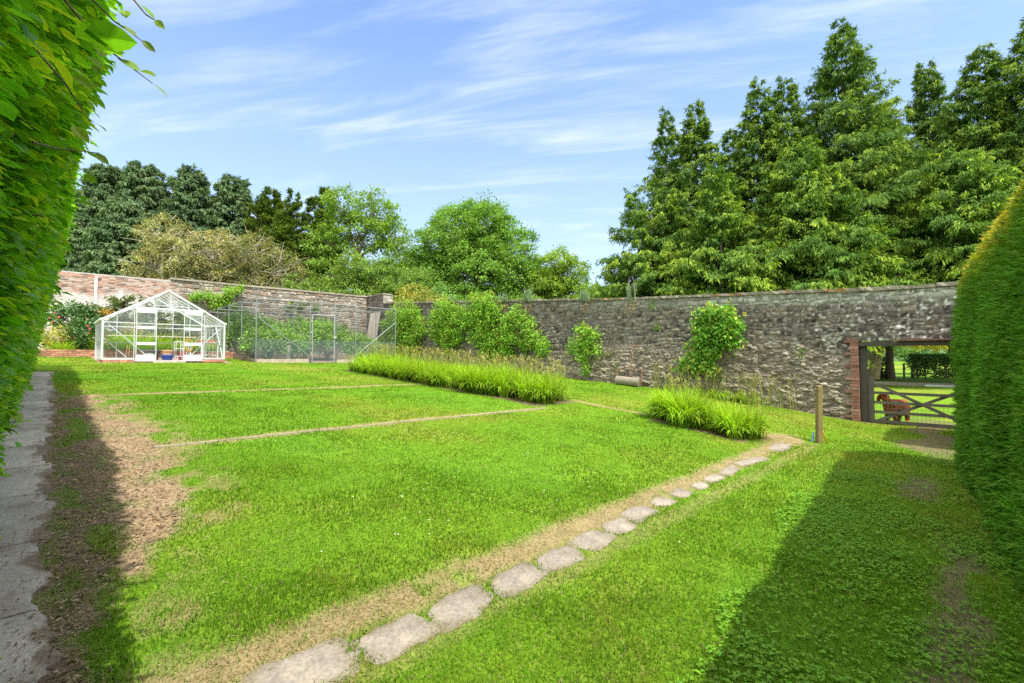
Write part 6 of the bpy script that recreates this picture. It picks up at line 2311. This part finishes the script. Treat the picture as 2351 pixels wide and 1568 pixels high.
def build_dog():
    rng = np.random.default_rng(700)
    g = float(zg(16.1, 1.6))
    root = thing('dog', 'long-haired red dog standing behind the gate and looking through its bars', 'dog', (16.2, 1.57, g))
    O = np.array([16.2, 1.62, g])

    def W(x, y, z):
        return np.array([x, y, z + g]) - O
    m = MB()
    A, B = W(16.1, 1.70, 0.52), W(16.62, 1.47, 0.50)
    fw = unit((A - B)[None])[0]                       # from rump to shoulder
    sd = np.array([-fw[1], fw[0], 0])
    R3 = np.stack([fw, sd, [0, 0, 1]], 1)
    m.tube(np.array([B - fw * 0.05, B, B + (A - B) * 0.35, A * 0.6 + B * 0.4 + [0, 0, -0.03], A + [0, 0, -0.04], A + fw * 0.09]), [0.09, 0.125, 0.125, 0.145, 0.155, 0.09], 14)
    m.ellipsoid(A + np.array([0, 0, -0.11]) + fw * 0.02, (0.15, 0.12, 0.17), R3)           # deep chest
    m.ellipsoid(B + np.array([0, 0, -0.02]), (0.13, 0.13, 0.15), R3)
    head = W(15.95, 1.79, 0.73)
    m.tube(np.array([A + [0, 0, 0.02], (A + head) / 2 + [0, 0, -0.01], head + [0.03, 0.0, -0.03]]), [0.12, 0.095, 0.08], 12)     # neck
    look = unit(np.array([[-0.72, -0.66, -0.18]]))[0]
    ls = unit(np.cross(look, [0, 0, 1.0])[None])[0]
    lu = np.cross(ls, look)
    RH = np.stack([look, ls, lu], 1)
    m.ellipsoid(head, (0.125, 0.105, 0.108), RH)
    m.tube(np.array([head + look * 0.06 - lu * 0.025, head + look * 0.14 - lu * 0.04, head + look * 0.21 - lu * 0.05]), [0.072, 0.06, 0.048], 10)   # muzzle

    def leg(hip, knee, hock, foot, r):
        m.tube(np.array([hip, knee, hock, foot + [0, 0, 0.03]]), r, 9)
        m.ellipsoid(foot + np.array([-0.02, -0.015, 0.028]), (0.05, 0.04, 0.032))
    f1, f2 = W(15.98, 1.74, 0.0), W(16.04, 1.57, 0.0)
    for f, s in ((f1, 1), (f2, -1)):
        sh = A + sd * 0.08 * s + np.array([0, 0, -0.12])
        leg(sh, (sh + f) / 2 + [0.03, 0.01, 0.06], f + [0.015, 0.01, 0.14], f, [0.085, 0.06, 0.042, 0.036])
    for f, s in ((W(16.66, 1.56, 0.0), 1), (W(16.60, 1.38, 0.0), -1)):
        hp = B + sd * 0.08 * s + np.array([0, 0, -0.04])
        kn = hp + fw * 0.07 + np.array([0, 0, -0.17])
        hk = f - fw * 0.06 + np.array([0, 0, 0.17])
        leg(hp, kn, hk, f, [0.115, 0.08, 0.042, 0.036])
    t0 = B - fw * 0.1 + np.array([0, 0, 0.06])
    m.tube(np.array([t0, t0 - fw * 0.12 + [0, 0, -0.06], t0 - fw * 0.2 + [0, 0, -0.18], t0 - fw * 0.23 + [0, 0, -0.3]]), [0.04, 0.035, 0.03, 0.012], 8)
    col = np.array([0.30, 0.085, 0.025])
    body = m.build('body', M_FUR, root)
    md = body.modifiers.new('join', 'REMESH')
    md.mode = 'VOXEL'
    md.voxel_size = 0.012
    sm = body.modifiers.new('soft', 'SMOOTH')
    sm.iterations = 5
    mt = bpy.data.materials.new('red dog coat')
    mt.use_nodes = True
    bs = mt.node_tree.nodes['Principled BSDF']
    bs.inputs['Roughness'].default_value = 0.6
    nz = mt.node_tree.nodes.new('ShaderNodeTexNoise')
    nz.inputs['Scale'].default_value = 18
    cr = mt.node_tree.nodes.new('ShaderNodeValToRGB')
    cr.color_ramp.elements[0].color = (0.17, 0.04, 0.012, 1)
    cr.color_ramp.elements[1].color = (0.52, 0.15, 0.03, 1)
    mt.node_tree.links.new(nz.outputs['Fac'], cr.inputs['Fac'])
    mt.node_tree.links.new(cr.outputs[0], bs.inputs['Base Color'])
    body.data.materials.clear()
    body.data.materials.append(mt)
    # ears, nose, eyes
    for s in (1, -1):
        e = MB()
        p = head + ls * 0.092 * s + lu * 0.03 - look * 0.02
        e.tube(np.array([p, p + ls * 0.03 * s - lu * 0.08, p + ls * 0.025 * s - lu * 0.17, p + ls * 0.015 * s - lu * 0.22]), [0.035, 0.045, 0.045, 0.015], 8, (0.2, 0.05, 0.015))
        e.build('ear', M_FUR, root, smooth=True)
        e = MB()
        e.ellipsoid(head + look * 0.108 + ls * 0.046 * s + lu * 0.026, (0.014, 0.014, 0.014), n=8, m=6, col=(0.03, 0.02, 0.015))
        e.build('eye', M_PLAST, root, smooth=True)
    e = MB()
    e.ellipsoid(head + look * 0.255 - lu * 0.035, (0.024, 0.024, 0.018), n=10, m=6, col=(0.22, 0.11, 0.1))
    e.build('nose', M_PLAST, root, smooth=True)
    # feathering: long hair on chest, belly, legs, rump
    hb = MB()
    n = 2600
    t = rng.uniform(-0.15, 1.1, n)
    c = B + (A - B) * t[:, None]
    ang = rng.uniform(0, 2 * math.pi, n)
    rr = 0.135
    o_ = sd[None] * np.cos(ang)[:, None] + np.array([0, 0, 1.0]) * np.sin(ang)[:, None]
    pos = c + o_ * rr
    d = o_ * 0.35 - fw[None] * 0.45 + np.array([0, 0, -0.9])
    L = rng.uniform(0.05, 0.11, n)
    hb.leaves(pos, d, o_, L, 0.011, jitter_col((0.38, 0.125, 0.03), n, rng, 0.45, 0.2))
    for f, top in ((f1, 0.4), (f2, 0.4), (W(16.66, 1.56, 0), 0.4), (W(16.60, 1.38, 0), 0.4)):
        q = 380
        z = rng.uniform(0.1, top, q)
        a = rng.uniform(0, 6.28, q)
        pp = f + np.stack([np.cos(a) * 0.045 + 0.02, np.sin(a) * 0.045, z], 1)
        hb.leaves(pp, np.stack([np.cos(a) * 0.3, np.sin(a) * 0.3, -1 + 0 * a], 1) - fw * 0.4, np.stack([np.cos(a), np.sin(a), 0 * a], 1), 0.075, 0.01, jitter_col((0.26, 0.07, 0.02), q, rng, 0.4, 0.2))
    hb.build('coat_feathering', M_FUR, root)


build_dog()


# ------------------------------------------------------------------ roller, lawn post, pipes
def build_roller():
    d1, d2 = depth_on_x(1416, 15.05), depth_on_x(1468, 15.05)
    ya, yb = P(1416, d1)[1], P(1468, d2)[1]
    yc, ln = (ya + yb) / 2, abs(ya - yb)
    g = float(zg(15.05, yc))
    sl = float(zg(15.05, ya) - zg(15.05, yb))
    root = thing('garden_roller', 'old stone garden roller with a rusty handle leaning on the wall', 'garden roller', (15.05, yc, g))
    r = 0.165
    a = np.array([0, ln / 2, r + sl / 2 + 0.0])
    b = np.array([0, -ln / 2, r - sl / 2 + 0.0])
    m = MB()
    m.tube([a, a * 0.98 + b * 0.02, (a + b) / 2, a * 0.02 + b * 0.98, b], [r * 0.95, r, r, r, r * 0.95], 26, (0.23, 0.205, 0.16))
    m.build('drum', M_CONC, root, smooth=False)
    m = MB()
    RC = (0.22, 0.12, 0.08)
    ea, eb = a + [0, 0.05, 0], b - [0, 0.05, 0]
    m.bar(ea - [0, 0, 0.1], ea + [0.12, 0, 0.42], 0.02, 0.04, up=(0, 1, 0), col=RC)
    m.bar(eb - [0, 0, 0.1], eb + [0.12, 0, 0.48], 0.02, 0.04, up=(0, 1, 0), col=RC)
    m.bar(ea, a, 0.03, 0.03, col=RC)
    m.bar(eb, b, 0.03, 0.03, col=RC)
    m.build('side_irons', M_RUST, root)
    m = MB()
    sh0 = np.array([0.14, 0.02, 0.35])
    sh1 = np.array([0.36, -0.06, 1.48])
    m.tube([sh0, (sh0 + sh1) / 2, sh1], 0.017, 7, RC)
    j = sh0 * 0.65 + sh1 * 0.35
    for e, s in ((ea + [0.12, 0, 0.42], 1), (eb + [0.12, 0, 0.48], -1)):
        m.tube([j, (j + e) / 2 + [0, 0.06 * s, -0.1], e], 0.013, 6, RC)
    m.build('shaft', M_RUST, root)
    m = MB()
    m.tube([sh1 + [-0.02, 0.24, 0.02], sh1, sh1 + [0.02, -0.24, -0.03]], 0.019, 8, RC)
    m.build('handle', M_RUST, root)


build_roller()


def build_post():
    X, Y, Z, d = at(1876, 1016)
    h = (1016 - 886) / FPX * d
    m = MB()
    m.box((0, 0, h / 2 - 0.1), (0.075, 0.098, h + 0.2), col=(0.2, 0.16, 0.065))
    m.box((0, 0, h + 0.003), (0.07, 0.093, 0.006), col=(0.5, 0.42, 0.3))
    rz = math.radians(-45 + 90 + 9)
    o = m.build('timber_post', M_WOOD)
    o.location = (X, Y, Z)
    o.rotation_euler = (math.radians(1.2), 0, rz)
    o['label'] = 'short sawn timber post standing alone on the lawn with pipes at its foot'
    o['category'] = 'post'
    rt = np.array([1, -1, 0]) / S2
    fw = np.array([1, 1, 0]) / S2
    for nm, lab, c, sgn, z in (('blue_pipe', 'bright blue water pipe stub leaning at the foot of the timber post', (0.08, 0.30, 0.62), -1, 0.2), ('yellow_hose', 'yellow hose running down beside the timber post into the grass', (0.72, 0.44, 0.03), 1, 0.5)):
        m = MB()
        a = rt * sgn * 0.05 + np.array([0, 0, z]) + fw * 0.09
        b = rt * sgn * (0.15 if sgn < 0 else 0.19) + np.array([0, 0, -0.03]) + fw * 0.02
        m.tube([a, (a + b) / 2 + rt * sgn * -0.012, b], 0.014, 8, c)
        q = m.build(nm, M_PLAST, smooth=True)
        q.location = (X, Y, Z)
        tag(q, lab, 'pipe' if sgn < 0 else 'hose')


build_post()


# ------------------------------------------------------------------ raised bed and shrubs by the brick wall
def build_raised_bed():
    rng = np.random.default_rng(801)
    O = np.array([2.0, 24.15, float(zg(2, 24.15))])
    root = thing('brick_edging', 'low red brick edging of the raised bed beside and behind the greenhouse', 'brick edging', tuple(O))
    m = MB()
    for c in range(4):
        x = -3.0 + (0.11 if c % 2 else 0)
        while x < 5.85:
            z = float(zg(x, 24.15)) - O[2] - 0.02 + c * 0.078
            m.box((x + 0.11 - O[0], rng.uniform(-0.004, 0.004), z + 0.034), (0.212, 0.105, 0.068), col=np.array([0.40, 0.19, 0.13]) * rng.uniform(0.6, 1.2))
            x += 0.224
    m.box((1.4 - O[0], 0.01, 0.13), (8.8, 0.085, 0.3), col=(0.36, 0.3, 0.25))
    m.build('bricks', M_BRICK, root)
    O2 = np.array([3.0, 26.6, float(zg(3, 26.6)) + 0.25])
    root2 = thing('brick_edging', 'upper row of brick edging behind the leafy plants, seen through the greenhouse glass', 'brick edging', tuple(O2))
    m = MB()
    for c in range(5):
        x = 0.2 + (0.11 if c % 2 else 0)
        while x < 5.8:
            m.box((x + 0.11 - O2[0], 0, c * 0.078), (0.212, 0.105, 0.068), col=np.array([0.44, 0.22, 0.15]) * rng.uniform(0.65, 1.2))
            x += 0.224
    m.box((3.0 - O2[0], 0.01, 0.1), (5.6, 0.085, 0.4), col=(0.36, 0.3, 0.25))
    m.box((3.0 - O2[0], 0.01, -0.2), (5.6, 0.085, 0.3), col=(0.3, 0.22, 0.16))
    m.build('bricks', M_BRICK, root2)
    lily_bed('iris_row', 'row of upright bright green iris leaves behind the greenhouse', 'plants', (1.3, 5.6, 24.5, 26.2), 3600, 0.85, 802, 0, 1)
    lily_bed('iris_row', 'short clump of green grassy leaves at the foot of the yellow shrub', 'plants', (-0.2, 0.8, 24.4, 24.9), 500, 0.55, 803, 0, 1)

    def shrub(name, lab, cat, x, y, vy, rpx, hpx, colour, L, seed, flower=None, per=330, m_=None, pale=None):
        d = depth_on_y(x, vy)
        X, Y = P(x, d)
        r = rpx / FPX * d
        zc = zpix(y, d)
        rz_ = hpx / FPX * d
        g = float(zg(X, Y))
        rr = np.random.default_rng(seed)
        rt = thing(name, lab, cat, (X, Y, g))
        lf, st = MB(), MB()
        nc = int(70 * r * max(rz_, 0.4) / 0.5) + 10
        u = unit(rr.normal(0, 1, (nc, 3)))
        cl = np.array([0, 0, zc - g]) + u * np.array([r, r, rz_]) * rr.uniform(0.6, 1.02, (nc, 1))
        cl[:, 2] = np.maximum(cl[:, 2], 0.1)
        for q in range(0, nc, 4):
            st.tube([(0.04 * u[q, 0], 0.04 * u[q, 1], 0), cl[q] * np.array([0.5, 0.5, 0.55]), cl[q]], [0.02, 0.012, 0.005], 4, (0.18, 0.14, 0.1), cap=False)
        n = nc * per // 8
        k = rr.integers(0, nc, n)
        p = cl[k] + rr.normal(0, 0.13, (n, 3))
        p[:, 2] = np.maximum(p[:, 2], 0.05)
        dd = u[k] * 0.5 + rr.normal(0, 0.6, (n, 3)) - np.array([0, 0, 0.15])
        nn = u[k] * 0.7 + np.array([0, 0, 0.7]) + rr.normal(0, 0.45, (n, 3))
        col = np.asarray(colour) * rr.uniform(0.75, 1.25, (nc, 1))[k]
        if pale is not None:
            w = rr.uniform(0, 1, n) < 0.3
            col[w] = np.asarray(pale)
        col = jitter_col(col, n, rr, 0.25, 0.18)
        LL = L * rr.uniform(0.6, 1.3, n)
        lf.leaves(p, dd, nn, LL, LL * 0.5, col, droop=0.12)
        lf.build('leaves', m_ or M_LEAF, rt)
        st.build('stems', M_BARK, rt)
        if flower:
            for q in range(7):
                fl = MB()
                a = unit(rr.normal(0, 1, 3) * np.array([1, 1, 0.7]) + np.array([-0.6, -0.9, 0.0]))
                fl.ellipsoid(np.array([0, 0, zc - g]) + a * np.array([r, r, rz_]) * 1.06, (0.045, 0.045, 0.04), n=7, m=5, col=np.array(flower) * rr.uniform(0.8, 1.2))
                fl.build('flower', M_LEAF, rt)

    shrub('camellia_bush', 'upper dark glossy bush with a few pink flowers by the limewashed wall', 'bush', 168, 728, 27.0, 44, 32, (0.05, 0.13, 0.022), 0.13, 811, (0.55, 0.13, 0.14), m_=M_GLOSSY)
    shrub('camellia_bush', 'lower dark glossy bush with pink flowers right beside the greenhouse', 'bush', 194, 770, 25.3, 34, 36, (0.05, 0.135, 0.022), 0.13, 812, (0.55, 0.1, 0.16), m_=M_GLOSSY)
    shrub('yellow_shrub', 'golden yellow low shrub next to the beech hedge', 'bush', 124, 775, 25.2, 27, 22, (0.34, 0.34, 0.05), 0.09, 813, pale=(0.46, 0.44, 0.1))
    shrub('azalea_bush', 'orange-leaved azalea peeping over the left greenhouse eave', 'bush', 232, 724, 27.3, 17, 11, (0.42, 0.22, 0.03), 0.08, 814, pale=(0.5, 0.34, 0.05))
    shrub('azalea_bush', 'yellow azalea behind the greenhouse, left part', 'bush', 305, 757, 27.6, 28, 14, (0.26, 0.24, 0.04), 0.08, 815, pale=(0.4, 0.33, 0.05))
    shrub('azalea_bush', 'yellow-green azalea behind the middle of the greenhouse', 'bush', 365, 760, 27.4, 24, 15, (0.2, 0.23, 0.04), 0.08, 816, pale=(0.33, 0.32, 0.06))
    shrub('laurel_bush', 'dark green bush behind the right half of the greenhouse', 'bush', 432, 742, 28.2, 26, 28, (0.07, 0.15, 0.03), 0.1, 817)
    shrub('laurel_bush', 'dark green bush in the left rear of the fruit cage', 'bush', 545, 745, 27.5, 30, 34, (0.07, 0.155, 0.03), 0.1, 818)
    for k, (x, yt, vy, R, lab) in enumerate(((245, 702, 27.8, 0.35, 'little leggy conifer between the orange azalea and the greenhouse roof'), (285, 692, 28.2, 0.28, 'tiny conifer top showing above the left greenhouse roof slope'),
                                            (350, 690, 27.8, 0.4, 'small blue-green conifer seen through the left greenhouse gable'), (395, 722, 27.3, 0.5, 'small open conifer seen through the greenhouse doorway'))):
        conifer('dwarf_conifer', lab, x, yt, depth_on_y(x, vy), R, 820 + k, 0.5, (0.1, 0.15, 0.04), (0.18, 0.22, 0.06), 1.0, 0.1, 1, 0.8, leafL=0.14, cat='conifer')


build_raised_bed()


# ------------------------------------------------------------------ the field beyond the gate
def build_beyond():
    rng = np.random.default_rng(901)

    def tree(name, lab, x, d, pts, r, col, lobes, seed, lc, H, L=0.3):
        X, Y = P(x, d)
        g = float(zg(X, Y))
        rt = thing(name, lab, 'tree', (X, Y, g))
        r_ = np.array([1, -1, 0]) / S2
        tb, cm = MB(), MB()
        p = np.array([r_ * a + np.array([0, 0, z]) for a, z in pts])
        tb.tube(p, r, 12, col)
        rr = np.random.default_rng(seed)
        for (dx, dz, rad) in lobes:
            c0 = r_ * dx + np.array([0, 0, dz])
            tb.tube([p[-1], (p[-1] + c0) / 2 + [0, 0, 0.2], c0], [r[-1] * 0.7, r[-1] * 0.4, 0.04], 6, col, cap=False)
            n = int(2600 * rad * rad / 4)
            u = unit(rr.normal(0, 1, (n, 3)))
            lump = 0.6 + 0.7 * fbm(u[:, 0] * 2.2 + 3, u[:, 1] * 2.2 + 3, u[:, 2] * 2.2 + 3, seed=seed)
            pos = c0 + u * (rad * lump * rr.uniform(0.3, 1, n) ** 0.5)[:, None]
            cc = jitter_col(lc, n, rr, 0.35, 0.2)
            l_ = L * rr.uniform(0.6, 1.3, n)
            cm.leaves(pos, rr.normal(0, 0.7, (n, 3)) - [0, 0, 0.3], rr.normal(0, 0.5, (n, 3)) + [0, 0, 0.9], l_, l_ * 0.6, cc, 0.1)
        tb.build('trunk', M_BARK, rt, smooth=True)
        cm.build('crown', M_LEAF, rt)

    tree('sycamore_tree', 'leaning tree with a thick mossy pale trunk, left in the gateway view', 1998, 37, [(-0.25, -0.2), (0.0, 0.7), (0.35, 2.0), (0.95, 3.8), (1.3, 6.5)], [0.75, 0.62, 0.52, 0.46, 0.35], (0.40, 0.34, 0.17),
         [(1.5, 9.0, 3.0), (-1.2, 8.0, 2.5)], 902, (0.13, 0.22, 0.04), 11)
    tree('yellow_tree', 'yellow-leaved tree with a dark slanting trunk at the right of the gateway view', 2196, 46, [(0.15, -0.2), (0, 0.8), (-0.3, 2.0), (-0.65, 3.6), (-0.8, 6.0)], [0.5, 0.42, 0.36, 0.33, 0.26], (0.11, 0.085, 0.065),
         [(-2.4, 3.9, 1.6), (-4.2, 3.7, 1.4), (-0.9, 4.2, 1.7), (-1.5, 7.0, 2.8), (1.6, 6.0, 2.6), (-5.6, 4.0, 1.1)], 903, (0.5, 0.42, 0.04), 9, 0.22)

    def fhedge(lab, xa, xb, d, h, dens, open_bottom, seed):
        rr = np.random.default_rng(seed)
        a, b = P(xa, d), P(xb, d)
        ln = math.hypot(b[0] - a[0], b[1] - a[1])
        cx, cy = (a[0] + b[0]) / 2, (a[1] + b[1]) / 2
        g = float(zg(cx, cy))
        rt = thing('field_hedge', lab, 'hedge', (cx, cy, g), 0, 'trimmed field hedge beyond the gate')
        ux = np.array([b[0] - a[0], b[1] - a[1], 0]) / ln
        n = int(dens * ln * h)
        s = rr.uniform(-ln / 2, ln / 2, n)
        z = h * (1 - rr.uniform(0, 1, n) ** (1.7 if open_bottom else 1.0) * 0.97)
        keep = (fbm(s * 2.0, z * 2.0, seed=seed) > (0.42 + (0.1 if open_bottom else 0) * sst(h * 0.6, 0.2, z)))
        s, z = s[keep], z[keep]
        n = len(s)
        dp = rr.normal(0, 0.35, n)
        nrm = np.array([-ux[1], ux[0], 0])
        pos = ux * s[:, None] + nrm * dp[:, None] + np.array([0, 0, 1.0]) * z[:, None]
        lf = MB()
        l_ = 0.17 * rr.uniform(0.6, 1.3, n)
        lf.leaves(pos, rr.normal(0, 0.7, (n, 3)), rr.normal(0, 0.6, (n, 3)) + [0, 0, 0.6], l_, l_ * 0.65, jitter_col((0.075, 0.16, 0.03), n, rr, 0.35, 0.2))
        lf.build('foliage', M_LEAF, rt)
        st = MB()
        for k in range(int(ln * 3)):
            q = ux * rr.uniform(-ln / 2, ln / 2) + nrm * rr.normal(0, 0.12)
            st.tube([q, q + [0.05, 0, h * 0.4], q + [rr.normal(0, 0.15), rr.normal(0, 0.15), h * 0.85]], [0.05, 0.035, 0.015], 5, (0.1, 0.08, 0.06), cap=False)
        st.build('stems', M_BARK, rt)
    fhedge('bushy field hedge at the foot of the mossy leaning tree', 1984, 2036, 38.0, 1.75, 900, False, 911)
    fhedge('dark trimmed field hedge with bare stems right of the fence post', 2088, 2215, 38.5, 1.95, 900, True, 912)
    # post and wire fence
    X, Y = P(2074, 38.2)
    g = float(zg(X, Y))
    rt = thing('wire_fence', 'post and wire field fence between the two hedges beyond the gate', 'fence', (X, Y, g))
    r_ = np.array([1, -1, 0]) / S2
    for dx in (-3.4, 0, 3.4):
        m = MB()
        m.box(r_ * dx + np.array([0, 0, 0.6]), (0.14, 0.14, 1.3), col=(0.2, 0.17, 0.13))
        m.build('post', M_WOOD, rt)
    m = MB()
    for z in (0.35, 0.75, 1.1):
        m.bar(r_ * -3.4 + np.array([0, 0, z]), r_ * 3.4 + np.array([0, 0, z]), 0.03, 0.03, col=(0.14, 0.12, 0.1))
    m.build('wire', M_GALV, rt)
    # the far wood at the end of the field, and woods round the whole place
    fw = MB()
    n = 16000
    az = rng.uniform(-12, 60, n) * math.pi / 180
    R = rng.uniform(170, 260, n)
    X, Y = R * np.cos(az), R * np.sin(az)
    hh = 5 + 13 * fbm(np.degrees(az) * 0.22, R * 0.02, seed=921, oct=4) * (0.6 + 0.8 * rng.uniform(0, 1, n))
    hh = hh * np.where(az < 0.28, 0.5, 1.0)
    z = rng.uniform(0, 1, n) ** 0.7 * hh
    pos = np.stack([X, Y, z - 0.4], 1)
    tone = fbm(np.degrees(az) * 0.9, R * 0.05, seed=922, oct=2)
    col = np.array([0.10, 0.19, 0.05]) * (0.55 + 0.9 * tone)[:, None] + np.array([0.02, 0.03, 0.03])
    L = rng.uniform(1.6, 3.4, n)
    fw.leaves(pos, rng.normal(0, 0.8, (n, 3)), rng.normal(0, 0.7, (n, 3)) + [0, 0, 0.6], L, L * 0.75, jitter_col(col, n, rng, 0.3, 0.15))
    o = fw.build('far_wood', M_LEAF)
    tag(o, 'distant green wood along the end of the field', 'far wood', kind='stuff')


build_beyond()

# training wires on the dark wall
_m = MB()
for _h in (1.45, 2.35):
    _yy = np.linspace(2.6, 24, 12)
    _m.tube(np.stack([0 * _yy + WALL_X - 0.1, _yy, zg(0 * _yy + 15.5, _yy) + _h], 1) - np.array([WALL_X, 2.0, -0.2]), 0.002, 5, (0.3, 0.3, 0.3))
_m.build('training_wire', M_GALV, right_wall)
